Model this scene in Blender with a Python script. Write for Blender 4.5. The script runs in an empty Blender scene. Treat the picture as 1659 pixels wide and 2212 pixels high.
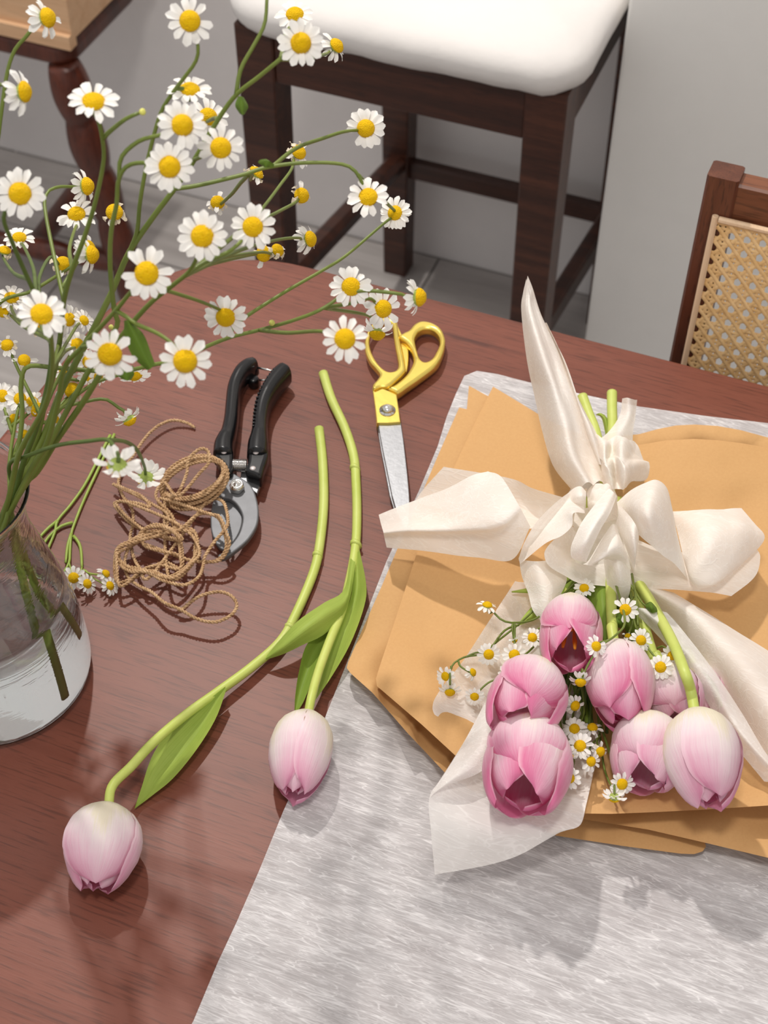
import bpy, bmesh, math, random
import numpy as np
from mathutils import Vector, Matrix, geometry

# ------------------------------------------------------------------ camera, world, lights, exposure
SC = bpy.context.scene
COL = SC.collection
IW, IH, F = 1659, 2212, 3322.0
PITCH, YAW, CAMZ, TOP = math.radians(48.4), math.radians(21.7), 1.61, 0.75
cam_data = bpy.data.cameras.new('camera')
cam_data.sensor_fit = 'VERTICAL'
cam_data.sensor_height = 36.0
cam_data.lens = F / IH * 36.0
cam_data.clip_start = 0.02
cam = bpy.data.objects.new('camera', cam_data)
COL.objects.link(cam)
cam.location = (0, 0, CAMZ)
cam.rotation_euler = (math.pi / 2 - PITCH, 0, YAW)
SC.camera = cam
cam_data.dof.use_dof = True
cam_data.dof.focus_distance = 1.0
cam_data.dof.aperture_fstop = 13.0

RIGHT = np.array([math.cos(YAW), math.sin(YAW), 0.0])
AHEAD = np.array([-math.sin(YAW), math.cos(YAW), 0.0])

world = bpy.data.worlds.new('room_light')
SC.world = world
world.use_nodes = True
world.node_tree.nodes['Background'].inputs[0].default_value = (1.0, 0.97, 0.945, 1)
world.node_tree.nodes['Background'].inputs[1].default_value = 0.62

def spot_light(name, loc, aim, power, radius, color, angle=100, blend=0.6):
    d = bpy.data.lights.new(name, 'SPOT')
    d.energy, d.shadow_soft_size, d.color = power, radius, color
    d.spot_size, d.spot_blend = math.radians(angle), blend
    o = bpy.data.objects.new(name, d)
    COL.objects.link(o)
    o.location = loc
    o.rotation_euler = (Vector(aim) - Vector(loc)).to_track_quat('-Z', 'Y').to_euler()
    return o

WARM = (1.0, 0.95, 0.89)
spot_light('downlight_and_fill', (-0.98, 1.55, 2.55), (-0.25, 0.55, 0.75), 112, 0.035, WARM)
spot_light('downlight_and_fill', (0.45, 1.60, 2.55), (-0.15, 0.60, 0.75), 66, 0.045, WARM)
spot_light('downlight_and_fill', (-0.15, 0.05, 2.60), (-0.25, 0.75, 0.6), 46, 0.12, WARM, 120)  # added general fill from above, not one of the room's downlights

SC.view_settings.view_transform = 'Standard'
SC.view_settings.look = 'None'
SC.view_settings.gamma = 1.0
SC.view_settings.use_curve_mapping = False
SC.view_settings.exposure = 0.0
SC.cycles.max_bounces = 26
SC.cycles.transparent_max_bounces = 16
SC.cycles.transmission_bounces = 26

# ------------------------------------------------------------------ places: a pixel of the photograph at a known height or distance
_FW = AHEAD * math.cos(PITCH) - np.array([0, 0, 1.0]) * math.sin(PITCH)
_UP = AHEAD * math.sin(PITCH) + np.array([0, 0, 1.0]) * math.cos(PITCH)
CAM = np.array([0, 0, CAMZ])
def ray(x, y):
    return _FW + RIGHT * ((x - IW / 2) / F) - _UP * ((y - IH / 2) / F)
def P(x, y, h=0.0):                       # on a level h above the table top
    d = ray(x, y)
    return CAM + d * ((TOP + h - CAMZ) / d[2])
def PD(x, y, depth):                      # at a distance along the view
    return CAM + ray(x, y) * depth
def PV(x, y, wy):                         # on the upright plane Y = wy
    d = ray(x, y)
    return CAM + d * (wy / d[1])
def depth_at(x, y, z):
    return (z - CAMZ) / ray(x, y)[2]
def zc(ox, oy, s, k=1):                   # coordinates read in an enlarged view
    return lambda pts: [(ox + p[0] / s, oy + p[1] / s) + tuple(p[2:]) for p in pts]

# ------------------------------------------------------------------ objects
OFF = {}
def thing(name, label, cat, loc, group=None):
    o = bpy.data.objects.new(name, None)
    o.empty_display_size = 0.02
    COL.objects.link(o)
    o.location = [float(v) for v in loc]
    o['label'], o['category'] = label, cat
    if group: o['group'] = group
    OFF[o.name] = np.array(loc, float)
    return o
def mesh_from(name, geo, mats, smooth=True, off=None):
    v, f = np.asarray(geo[0], float), geo[1]
    if off is not None: v = v - off
    me = bpy.data.meshes.new(name)
    me.from_pydata([tuple(p) for p in v], [], f)
    for m in (mats if isinstance(mats, (list, tuple)) else [mats]): me.materials.append(m)
    if smooth: me.polygons.foreach_set('use_smooth', [True] * len(me.polygons))
    if len(geo) > 2 and geo[2] is not None:
        uv = me.uv_layers.new(name='UVMap')
        li = np.empty(len(me.loops), int)
        me.loops.foreach_get('vertex_index', li)
        uv.data.foreach_set('uv', np.asarray(geo[2], float)[li].ravel())
    if len(geo) > 3 and geo[3] is not None:
        me.polygons.foreach_set('material_index', geo[3])
    me.update()
    return me
def part(name, geo, mats, parent, smooth=True, label=None, kind=None):
    off = OFF[parent.name]
    o = bpy.data.objects.new(name, mesh_from(name, geo, mats, smooth, off))
    COL.objects.link(o)
    o.parent = parent
    OFF[o.name] = off
    if label: o['label'] = label
    if kind: o['kind'] = kind
    return o
def single(name, geo, mats, label, cat, loc, group=None, smooth=True):
    off = np.array(loc, float)
    o = bpy.data.objects.new(name, mesh_from(name, geo, mats, smooth, off))
    COL.objects.link(o)
    o.location = [float(v) for v in loc]
    o['label'], o['category'] = label, cat
    if group: o['group'] = group
    OFF[o.name] = off
    return o
def struct(name, geo, mats, parent=None, smooth=False):
    o = bpy.data.objects.new(name, mesh_from(name, geo, mats, smooth))
    COL.objects.link(o)
    OFF[o.name] = np.zeros(3)
    if parent: o.parent = parent
    else: o['kind'] = 'structure'
    return o

# ------------------------------------------------------------------ shapes (world coordinates)
def join(*gs):
    v, f, u, m, n = [], [], [], [], 0
    for g in gs:
        v.append(np.asarray(g[0], float)); f += [tuple(i + n for i in q) for q in g[1]]
        u.append(np.asarray(g[2], float) if len(g) > 2 and g[2] is not None else np.zeros((len(g[0]), 2)))
        m += list(g[3]) if len(g) > 3 and g[3] is not None else [0] * len(g[1])
        n += len(g[0])
    return np.concatenate(v), f, np.concatenate(u), m
def box(x0, x1, y0, y1, z0, z1, bev=0.0):
    if bev <= 0:
        v = [(x, y, z) for x in (x0, x1) for y in (y0, y1) for z in (z0, z1)]
        return v, [(0, 1, 3, 2), (4, 6, 7, 5), (0, 4, 5, 1), (2, 3, 7, 6), (0, 2, 6, 4), (1, 5, 7, 3)]
    bm = bmesh.new()
    bmesh.ops.create_cube(bm, size=1.0)
    for w in bm.verts:
        w.co = Vector(((x0 + x1) / 2 + w.co.x * (x1 - x0), (y0 + y1) / 2 + w.co.y * (y1 - y0), (z0 + z1) / 2 + w.co.z * (z1 - z0)))
    bmesh.ops.bevel(bm, geom=bm.edges[:], offset=bev, segments=2, affect='EDGES', profile=0.6)
    return from_bm(bm)
def from_bm(bm):
    bm.verts.index_update()
    v = [tuple(w.co) for w in bm.verts]
    f = [tuple(w.index for w in q.verts) for q in bm.faces]
    bm.free()
    return v, f
def bar(a, b, w0, d0, w1=None, d1=None, side=(1, 0, 0), bev=0.002):
    """a square-section bar from a to b, width along `side`, tapering; softened edges"""
    a, b = np.array(a, float), np.array(b, float)
    w1, d1 = w1 or w0, d1 or d0
    ax = (b - a) / np.linalg.norm(b - a)
    s = np.array(side, float); s = s - ax * (s @ ax); s /= np.linalg.norm(s)
    t = np.cross(ax, s)
    v = []
    for c, w, d in ((a, w0, d0), (b, w1, d1)):
        w, d = w / 2, d / 2
        for (p, q) in ((-w + bev, -d), (w - bev, -d), (w, -d + bev), (w, d - bev), (w - bev, d), (-w + bev, d), (-w, d - bev), (-w, -d + bev)):
            v.append(c + s * p + t * q)
    f = [(i, (i + 1) % 8, 8 + (i + 1) % 8, 8 + i) for i in range(8)] + [tuple(range(7, -1, -1)), tuple(range(8, 16))]
    return v, f
def crom(pts, n, closed=False):
    p = np.asarray(pts, float)
    if len(p) == 1: return np.repeat(p, n, 0)
    if len(p) == 2 and not closed:
        t = np.linspace(0, 1, n)[:, None]
        return p[0] * (1 - t) + p[1] * t
    if closed: q = np.concatenate([p[-1:], p, p[:2]]); segs = len(p)
    else: q = np.concatenate([2 * p[:1] - p[1:2], p, 2 * p[-1:] - p[-2:-1]]); segs = len(p) - 1
    t = np.linspace(0, segs, n, endpoint=not closed)
    i = np.minimum(t.astype(int), segs - 1); u = (t - i)[:, None]
    a, b, c, d = q[i], q[i + 1], q[i + 2], q[i + 3]
    return 0.5 * (2 * b + (c - a) * u + (2 * a - 5 * b + 4 * c - d) * u * u + (3 * b - a - 3 * c + d) * u ** 3)
def resample(pts, step):
    p = np.asarray(pts, float)
    s = np.concatenate([[0], np.cumsum(np.linalg.norm(np.diff(p, axis=0), axis=1))])
    n = max(2, int(s[-1] / step) + 1)
    t = np.linspace(0, s[-1], n)
    return np.stack([np.interp(t, s, p[:, k]) for k in range(p.shape[1])], 1)
def frames(p):
    d = np.gradient(p, axis=0); d /= np.linalg.norm(d, axis=1)[:, None] + 1e-12
    n = np.cross(d[0], [0, 0, 1.0])
    if np.linalg.norm(n) < 1e-3: n = np.cross(d[0], [0, 1.0, 0])
    n /= np.linalg.norm(n)
    N = [n]
    for k in range(1, len(p)):
        n = n - d[k] * (n @ d[k]); n /= np.linalg.norm(n) + 1e-12
        N.append(n)
    N = np.array(N)
    return d, N, np.cross(d, N)
def tube(p, r, k=8, flat=1.0, cap=True, closed=False):
    p = np.asarray(p, float); n = len(p)
    r = np.full(n, r) if np.isscalar(r) else crom(np.asarray(r)[:, None], n)[:, 0] if len(r) != n else np.asarray(r)
    d, N, B = frames(p)
    a = np.arange(k) * 2 * math.pi / k
    v = (p[:, None] + r[:, None, None] * (np.cos(a)[None, :, None] * N[:, None] + flat * np.sin(a)[None, :, None] * B[:, None])).reshape(-1, 3)
    uv = np.stack([np.tile(np.arange(k) / k, n), np.repeat(np.linspace(0, 1, n), k)], 1)
    m = n if closed else n - 1
    f = [(i * k + j, i * k + (j + 1) % k, ((i + 1) % n) * k + (j + 1) % k, ((i + 1) % n) * k + j) for i in range(m) for j in range(k)]
    if cap and not closed:
        f += [tuple(range(k - 1, -1, -1)), tuple((n - 1) * k + j for j in range(k))]
    return v, f, uv
def grid(G, flip=False):
    G = np.asarray(G); nu, nv = G.shape[:2]
    uv = np.stack(np.meshgrid(np.linspace(0, 1, nu), np.linspace(0, 1, nv), indexing='ij'), -1).reshape(-1, 2)
    f = [(i * nv + j, i * nv + j + 1, (i + 1) * nv + j + 1, (i + 1) * nv + j) for i in range(nu - 1) for j in range(nv - 1)]
    return G.reshape(-1, 3), f, uv
def patch(rows, nu=14, nv=22, wrinkle=0.0, seed=0):
    """a smooth leaf of paper, petal or foliage through rows of (x, y, h) points"""
    R = [crom(np.array([P(*q) for q in r]), nv) for r in rows]
    G = crom(np.array(R).reshape(len(R), -1), nu).reshape(nu, nv, 3)
    if wrinkle:
        rng = np.random.RandomState(seed)
        U, V = np.meshgrid(np.linspace(0, 1, nu), np.linspace(0, 1, nv), indexing='ij')
        for k in range(5):
            a, b, c = rng.uniform(-9, 9), rng.uniform(-9, 9), rng.uniform(0, 6)
            G[:, :, 2] += wrinkle / (1 + k * 0.4) * np.abs(np.sin(a * U + b * V + c))
    return grid(G)
def sheet(outline, inner=(), step=16, relief=0.0, soft=30.0):
    """a flat-lying sheet: outline and inner points (x, y, h); height blended between them"""
    ctl = np.array(list(outline) + list(inner), float)
    pts = [tuple(q[:2]) for q in outline]
    dense = []
    for a, b in zip(outline, list(outline[1:]) + [outline[0]]):
        n = max(1, int(math.hypot(b[0] - a[0], b[1] - a[1]) / (step * 1.2)))
        for k in range(n): dense.append((a[0] + (b[0] - a[0]) * k / n, a[1] + (b[1] - a[1]) * k / n))
    ol = np.array(dense)
    x0, y0 = ol.min(0); x1, y1 = ol.max(0)
    def inside(p):
        x, y = p; c = False; j = len(ol) - 1
        for i in range(len(ol)):
            if (ol[i][1] > y) != (ol[j][1] > y) and x < (ol[j][0] - ol[i][0]) * (y - ol[i][1]) / (ol[j][1] - ol[i][1]) + ol[i][0]: c = not c
            j = i
        return c
    gp = [(x, y) for x in np.arange(x0 + step / 2, x1, step) for y in np.arange(y0 + step / 2, y1, step)]
    gp = [p for p in gp if inside(p) and np.min(np.sum((ol - p) ** 2, 1)) > (step * 0.5) ** 2]
    allp = [Vector(p) for p in dense] + [Vector(p) for p in gp]
    n = len(dense)
    vs, es, fs, _, _, _ = geometry.delaunay_2d_cdt(allp, [(i, (i + 1) % n) for i in range(n)], [], 1, 1e-6)
    V = []
    for q in vs:
        d2 = (ctl[:, 0] - q[0]) ** 2 + (ctl[:, 1] - q[1]) ** 2 + soft
        w = d2 ** -1.5
        h = float((w @ ctl[:, 2]) / w.sum())
        if relief: h += relief * (math.sin(q[0] * 0.013 + q[1] * 0.006) * math.sin(q[1] * 0.011 - q[0] * 0.004) + 1)
        V.append(P(q[0], q[1], h))
    V = np.array(V)
    f = []
    for t in fs:
        a, b, c = (V[i] for i in t)
        f.append(tuple(t) if (b[0] - a[0]) * (c[1] - a[1]) - (b[1] - a[1]) * (c[0] - a[0]) > 0 else tuple(t[::-1]))
    return V, f, V[:, :2] * 4
def lathe(prof, c, k=48, closed=False):
    n = len(prof)
    a = np.arange(k) * 2 * math.pi / k
    v = [(c[0] + r * math.cos(t), c[1] + r * math.sin(t), c[2] + z) for r, z in prof for t in a]
    m = n if closed else n - 1
    f = [(i * k + j, i * k + (j + 1) % k, ((i + 1) % n) * k + (j + 1) % k, ((i + 1) % n) * k + j) for i in range(m) for j in range(k)]
    return v, f
def plate(outer, z, thick, bevel=0.0, holes=(), res=1):
    """a flat piece cut to an outline (world XY), standing z..z+thick, holes left open, edges rounded"""
    cu = bpy.data.curves.new('tmp', 'CURVE')
    cu.dimensions, cu.fill_mode = '2D', 'BOTH'
    cu.extrude, cu.bevel_depth, cu.bevel_resolution = max(1e-5, thick / 2 - bevel), bevel, 2
    cu.offset = -bevel
    for o in [outer] + list(holes):
        sp = cu.splines.new('POLY')
        sp.points.add(len(o) - 1)
        for q, p in zip(sp.points, o): q.co = (p[0], p[1], 0, 1)
        sp.use_cyclic_u = True
    ob = bpy.data.objects.new('tmp', cu)
    COL.objects.link(ob)
    dg = bpy.context.evaluated_depsgraph_get()
    me = bpy.data.meshes.new_from_object(ob.evaluated_get(dg))
    v = [(w.co.x, w.co.y, w.co.z + z + thick / 2) for w in me.vertices]
    f = [tuple(q.vertices) for q in me.polygons]
    bpy.data.objects.remove(ob); bpy.data.curves.remove(cu); bpy.data.meshes.remove(me)
    return v, f
def outline(pts, h, n=0, closed=True):
    q = np.array([P(x, y, h)[:2] for x, y in pts])
    return crom(q, n, closed) if n else q
def helix(a, b, r, turns, per=12):
    a, b = np.array(a, float), np.array(b, float)
    ax = (b - a) / np.linalg.norm(b - a)
    s = np.cross(ax, [0, 0, 1.0]); s /= np.linalg.norm(s); t = np.cross(ax, s)
    u = np.linspace(0, 1, int(turns * per))
    w = u * turns * 2 * math.pi
    return a + (b - a) * u[:, None] + r * (np.cos(w)[:, None] * s + np.sin(w)[:, None] * t)

# ------------------------------------------------------------------ materials
def lin(c):
    return tuple(((v / 255 + 0.055) / 1.055) ** 2.4 if v > 10 else v / 255 / 12.92 for v in c) + (1.0,)
class NT:
    def __init__(s, name):
        s.m = bpy.data.materials.new(name); s.m.use_nodes = True
        s.t = s.m.node_tree; s.t.nodes.clear()
        s.out = s.n('ShaderNodeOutputMaterial')
    def n(s, kind, ins=None, **kw):
        d = s.t.nodes.new(kind)
        for k, v in kw.items(): setattr(d, k, v)
        for k, v in (ins or {}).items():
            if hasattr(v, 'is_linked') or hasattr(v, 'links'): s.t.links.new(v, d.inputs[k])
            else: d.inputs[k].default_value = v
        return d
    def coord(s, which='Object', scale=(1, 1, 1), rot=(0, 0, 0)):
        c = s.n('ShaderNodeTexCoord')
        return s.n('ShaderNodeMapping', {0: c.outputs[which], 'Scale': scale, 'Rotation': rot}).outputs[0]
    def noise(s, vec, scale, detail=3.0, rough=0.55, dist=0.0):
        return s.n('ShaderNodeTexNoise', {'Vector': vec, 'Scale': scale, 'Detail': detail, 'Roughness': rough, 'Distortion': dist}).outputs[0]
    def ramp(s, fac, stops, interp='LINEAR'):
        r = s.n('ShaderNodeValToRGB', {0: fac}); cr = r.color_ramp; cr.interpolation = interp
        while len(cr.elements) < len(stops): cr.elements.new(0.5)
        for e, (p, c) in zip(cr.elements, stops): e.position = p; e.color = c if len(c) == 4 else lin(c)
        return r.outputs[0]
    def math(s, op, a, b=0.5, clamp=False):
        return s.n('ShaderNodeMath', {0: a, 1: b}, operation=op, use_clamp=clamp).outputs[0]
    def mix(s, fac, a, b, blend='MIX'):
        return s.n('ShaderNodeMix', {0: fac, 6: a, 7: b}, data_type='RGBA', blend_type=blend).outputs[2]
    def bump(s, h, strength, dist=0.001):
        return s.n('ShaderNodeBump', {'Height': h, 'Strength': strength, 'Distance': dist}).outputs[0]
    def bsdf(s, color, rough=0.5, normal=None, **kw):
        ins = {'Base Color': color, 'Roughness': rough}
        if normal is not None: ins['Normal'] = normal
        for k, v in kw.items(): ins[k.replace('_', ' ')] = v
        return s.n('ShaderNodeBsdfPrincipled', ins).outputs[0]
    def end(s, shader):
        s.t.links.new(shader, s.out.inputs[0]); return s.m
    def thin(s, color, normal=None, through=0.35, clear=0.0, rough=0.8):
        """thin leaf of paper or petal: reflects, lets light through, maybe see-through"""
        a = s.n('ShaderNodeBsdfPrincipled', {'Base Color': color, 'Roughness': rough, 'Specular IOR Level': 0.15})
        b = s.n('ShaderNodeBsdfTranslucent', {'Color': color})
        if normal is not None:
            s.t.links.new(normal, a.inputs['Normal']); s.t.links.new(normal, b.inputs['Normal'])
        sh = s.n('ShaderNodeMixShader', {0: through, 1: a.outputs[0], 2: b.outputs[0]}).outputs[0]
        if not (isinstance(clear, float) and clear == 0.0):
            t = s.n('ShaderNodeBsdfTransparent')
            sh = s.n('ShaderNodeMixShader', {0: clear, 1: sh, 2: t.outputs[0]}).outputs[0]
        return sh

def wood(name, dark, mid, light, along='X', rough=0.42, grain=1.0, spec=0.5, pores=0.5, mark=None):
    s = NT(name)
    k = {'X': (1, 22, 22), 'Y': (22, 1, 22), 'Z': (22, 22, 1)}[along]
    q = {'X': (0.06, 1, 1), 'Y': (1, 0.06, 1), 'Z': (1, 1, 0.06)}[along]
    broad = s.noise(s.coord('Object', k), 1.6 * grain, 4, 0.6, 0.6)
    col = s.ramp(broad, [(0.25, dark), (0.5, mid), (0.78, light)])
    fine = s.noise(s.coord('Object', q), 520 * grain, 2, 0.6)
    col = s.mix(s.ramp(fine, [(0.52, (0, 0, 0, 1)), (0.66, (pores, pores, pores, 1))]), col, lin([c * 0.55 for c in dark]))
    if mark:                                  # one dark mineral streak in the board
        q = s.n('ShaderNodeMapping', {0: s.coord('Object'), 'Location': (-mark[0] / 0.05, -mark[1] / 0.0045, 0), 'Scale': (1 / 0.05, 1 / 0.0045, 0)}).outputs[0]
        q = s.n('ShaderNodeVectorMath', {0: q, 1: s.n('ShaderNodeMapping', {0: s.n('ShaderNodeTexNoise', {'Vector': s.coord('Object'), 'Scale': 40.0}).outputs[1], 'Location': (-0.8, -0.8, 0), 'Scale': (1.6, 1.6, 0)}).outputs[0]}, operation='ADD').outputs[0]
        d = s.n('ShaderNodeVectorMath', {0: q}, operation='LENGTH').outputs[1]
        col = s.mix(s.n('ShaderNodeMapRange', {0: d, 1: 0.2, 2: 1.0, 3: 0.6, 4: 0.0}).outputs[0], col, lin((52, 26, 24)))
    return s.end(s.bsdf(col, rough, s.bump(fine, 0.12, 0.0005), Specular_IOR_Level=spec))
def fibres(s, scale, n=4, squash=0.16):
    """thin pale threads lying every which way but mostly along X"""
    tot = None
    for i in range(n):
        r = [0.0, 0.32, -0.28, 0.75, -0.7, 1.3][i]
        v = s.coord('Object', (squash, 1, 1), (0, 0, r))
        v2 = s.n('ShaderNodeMapping', {0: v, 'Location': (i * 3.1, i * 1.7, 0)}).outputs[0]
        a = s.noise(v2, scale * (1 + 0.22 * i), 2.5, 0.55, 0.7)
        a = s.math('ABSOLUTE', s.math('SUBTRACT', a, 0.5))
        a = s.n('ShaderNodeMapRange', {0: a, 1: 0.0, 2: 0.022, 3: 1.0, 4: 0.0}).outputs[0]
        tot = a if tot is None else s.math('MAXIMUM', tot, s.math('MULTIPLY', a, 0.9 - 0.12 * i))
    return tot
M = {}
M['table'] = wood('table_wood', (103, 55, 41), (116, 64, 49), (128, 74, 58), 'X', 0.44, 1.0, 0.36, 0.45, mark=tuple(P(1022, 738) - np.array([0.15, 0.52, 0])))
M['dark_wood'] = wood('dark_stained_wood', (38, 17, 10), (62, 31, 20), (86, 47, 31), 'X', 0.42, 1.3)
M['dark_wood_z'] = wood('dark_stained_wood_legs', (42, 19, 12), (68, 36, 24), (96, 55, 38), 'X', 0.42, 2.2)
M['red_wood'] = wood('red_brown_turned_wood', (50, 20, 12), (84, 38, 24), (112, 54, 34), 'Z', 0.32, 1.0)
M['chair_wood'] = wood('walnut_chair_wood', (84, 44, 26), (112, 64, 40), (140, 86, 56), 'X', 0.4, 1.2)
M['chair_post'] = wood('walnut_chair_post', (70, 34, 20), (92, 48, 30), (112, 64, 42), 'Z', 0.4, 1.2)
M['pale_wood'] = wood('pale_pine', (196, 150, 112), (214, 172, 134), (226, 190, 152), 'X', 0.55, 0.8, 0.3, 0.15)
M['bead'] = wood('pale_cane_bead', (206, 172, 136), (222, 190, 156), (232, 204, 172), 'Z', 0.5, 1.0, 0.3, 0.1)

def plain(name, c, rough=0.5, noise=0.0, nscale=40, **kw):
    s = NT(name)
    col = lin(c)
    nm = None
    if noise:
        a = s.noise(s.coord('Object'), nscale, 4)
        col = s.mix(a, lin([v * (1 - noise) for v in c]), lin([min(255, v * (1 + noise)) for v in c]))
        nm = s.bump(a, 0.1, 0.0008)
    return s.end(s.bsdf(col, rough, nm, **kw))
M['wall'] = plain('painted_wall', (234, 230, 229), 0.8, 0.015, 30)
M['panel'] = plain('painted_panel', (238, 237, 234), 0.7, 0.012, 30)
M['black'] = plain('black_dipped_plastic', (20, 20, 22), 0.24, 0.0)
M['steel'] = plain('brushed_steel', (150, 151, 154), 0.4, 0.06, 300, Metallic=0.85)
M['blade'] = plain('dull_grey_blade', (112, 113, 116), 0.5, 0.1, 90, Metallic=0.5)
M['chrome'] = plain('bright_steel', (226, 224, 220), 0.16, Metallic=1.0)
M['gold'] = plain('polished_gold', (255, 224, 116), 0.26, 0.03, 200, Metallic=0.85)
M['rivet'] = plain('pale_rivet', (206, 196, 194), 0.4, Metallic=0.4)
M['cushion'] = None
s = NT('white_seat_cloth')
w1 = s.n('ShaderNodeTexWave', {'Vector': s.coord('Object'), 'Scale': 420.0, 'Distortion': 1.0}).outputs[1]
a = s.noise(s.coord('Object'), 9, 4)
M['cushion'] = s.end(s.bsdf(s.mix(a, lin((214, 210, 207)), lin((226, 222, 219))), 0.95, s.bump(s.noise(s.coord('Object'), 25, 4), 0.35, 0.004), Specular_IOR_Level=0.1))
s = NT('grey_floor_plank')
a = s.noise(s.coord('Object', (2, 26, 2)), 1.5, 5, 0.6, 0.4)
M['floor'] = s.end(s.bsdf(s.ramp(a, [(0.3, (158, 152, 149)), (0.7, (186, 181, 178))]), 0.45))
M['floor_gap'] = plain('floor_joint', (92, 88, 86), 0.8)

# papers
s = NT('nonwoven_fibre_sheet')
fb = fibres(s, 150, 6, 0.1)
cl = s.noise(s.coord('Object', (0.5, 1, 1)), 16, 4, 0.6)
cl2 = s.noise(s.coord('Object', (0.25, 1, 1)), 120, 4, 0.65)
den = s.math('ADD', s.math('MULTIPLY', fb, 0.34), s.math('ADD', s.math('MULTIPLY', cl, 0.35), s.math('MULTIPLY', cl2, 0.65)))
clear = s.n('ShaderNodeMapRange', {0: den, 1: 0.38, 2: 0.9, 3: 0.30, 4: 0.02}).outputs[0]
col = s.ramp(den, [(0.35, (200, 197, 198)), (0.75, (228, 225, 226)), (1.0, (244, 242, 242))])
M['fibre'] = s.end(s.thin(col, s.bump(den, 0.35, 0.0008), 0.12, clear, 0.9))
def tissue(name, c0, c1, through, c_clear):
    s = NT(name)
    fb = fibres(s, 85, 3, 0.2)
    cl = s.noise(s.coord('Object', (0.5, 1, 1)), 24, 4, 0.6)
    den = s.math('ADD', s.math('MULTIPLY', fb, 0.3), s.math('MULTIPLY', cl, 0.9))
    col = s.ramp(den, [(0.3, c0), (0.7, c1)])
    clear = s.n('ShaderNodeMapRange', {0: den, 1: 0.25, 2: 0.8, 3: c_clear, 4: c_clear * 0.25}).outputs[0]
    return s.end(s.thin(col, s.bump(den, 0.4, 0.0008), through, clear, 0.85))
M['ribbon'] = tissue('cream_ribbon_fabric', (250, 243, 236), (254, 250, 245), 0.28, 0.12)
M['tissue'] = tissue('white_wrapping_tissue', (249, 244, 240), (254, 251, 248), 0.30, 0.28)
s = NT('kraft_paper')
a = s.noise(s.coord('Object'), 500, 3, 0.7)
b = s.noise(s.coord('Object'), 9, 3)
col = s.mix(a, lin((199, 153, 101)), lin((214, 171, 118)))
col = s.mix(s.math('MULTIPLY', b, 0.35), col, lin((218, 172, 116)))
M['kraft'] = s.end(s.thin(col, s.bump(a, 0.05, 0.0004), 0.08, 0.0, 0.6))

# plants
def petal_mat(name, pale, mid, deep, shift):
    s = NT(name)
    uv = s.n('ShaderNodeUVMap').outputs[0]
    sp = s.n('ShaderNodeSeparateXYZ', {0: uv})
    u, v = sp.outputs[0], sp.outputs[1]
    streak = s.noise(s.n('ShaderNodeMapping', {0: uv, 'Scale': (30, 1.4, 1)}).outputs[0], 1.6, 4, 0.6, 0.3)
    blotch = s.noise(s.coord('Object'), 45, 2)
    e = s.math('MULTIPLY', s.math('ABSOLUTE', s.math('SUBTRACT', u, 0.5)), 2.0)
    edge = s.math('MULTIPLY', s.math('POWER', e, 1.5), 0.42)
    k = s.math('ADD', s.math('MULTIPLY', v, 0.95), s.math('MULTIPLY', edge, s.math('ADD', v, 0.15)))
    k = s.math('ADD', k, s.math('MULTIPLY', s.math('SUBTRACT', streak, 0.5), 0.5))
    k = s.math('ADD', k, s.math('MULTIPLY', s.math('SUBTRACT', blotch, 0.5), 0.3))
    rib = s.n('ShaderNodeMapRange', {0: e, 1: 0.02, 2: 0.3, 3: 0.20, 4: 0.0}).outputs[0]
    rib = s.math('MULTIPLY', rib, s.n('ShaderNodeMapRange', {0: v, 1: 0.6, 2: 0.95, 3: 1.0, 4: 0.0}).outputs[0])
    k = s.math('ADD', s.math('SUBTRACT', k, rib), shift)
    inner = s.math('SUBTRACT', 1.0, s.n('ShaderNodeNewGeometry').outputs['Backfacing'])
    k = s.math('ADD', k, s.math('MULTIPLY', inner, 0.36))
    col = s.ramp(k, [(0.0, (244, 238, 214)), (0.16, (250, 242, 238)), (0.36, pale), (0.66, mid), (1.0, deep)])
    col = s.mix(s.n('ShaderNodeMapRange', {0: e, 1: 0.86, 2: 1.0, 3: 0.0, 4: 0.55}).outputs[0], col, lin((252, 232, 238)))  # rim light put into the colour: petal edges turn paler
    return s.end(s.thin(col, s.bump(streak, 0.3, 0.0012), 0.30, 0.0, 0.42))
M['petal_pale'] = petal_mat('tulip_petal_pale_pink', (249, 232, 236), (243, 204, 219), (232, 160, 190), -0.20)
M['petal_pink'] = petal_mat('tulip_petal_pink', (247, 224, 231), (240, 184, 206), (228, 130, 170), -0.12)
def leaf_mat(name, c0, c1, c2, through=0.25):
    s = NT(name)
    uv = s.n('ShaderNodeUVMap').outputs[0]
    st = s.noise(s.n('ShaderNodeMapping', {0: uv, 'Scale': (18, 1.2, 1)}).outputs[0], 2.0, 3)
    bl = s.noise(s.coord('Object'), 35, 3)
    col = s.mix(bl, s.ramp(st, [(0.3, c0), (0.7, c1)]), lin(c2))
    return s.end(s.thin(col, s.bump(st, 0.2, 0.001), through, 0.0, 0.42))
M['tulip_leaf'] = leaf_mat('tulip_leaf_green', (136, 164, 62), (164, 188, 88), (182, 200, 98))
M['tulip_leaf_dark'] = leaf_mat('tulip_leaf_deep_green', (104, 134, 44), (132, 160, 64), (146, 170, 72))
M['daisy_leaf'] = leaf_mat('feverfew_leaf_green', (84, 112, 36), (108, 134, 50), (96, 124, 42))
def stem_mat(name, a, b, rough=0.45):
    s = NT(name)
    n1 = s.noise(s.coord('Object'), 45, 3)
    n2 = s.noise(s.coord('Object', (1, 1, 1)), 600, 2)
    col = s.mix(n1, lin(a), lin(b))
    return s.end(s.bsdf(col, rough, s.bump(n2, 0.15, 0.0004), Subsurface_Weight=0.0))
M['tulip_stem'] = stem_mat('tulip_stem_pale_green', (170, 188, 72), (206, 212, 122))
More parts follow.
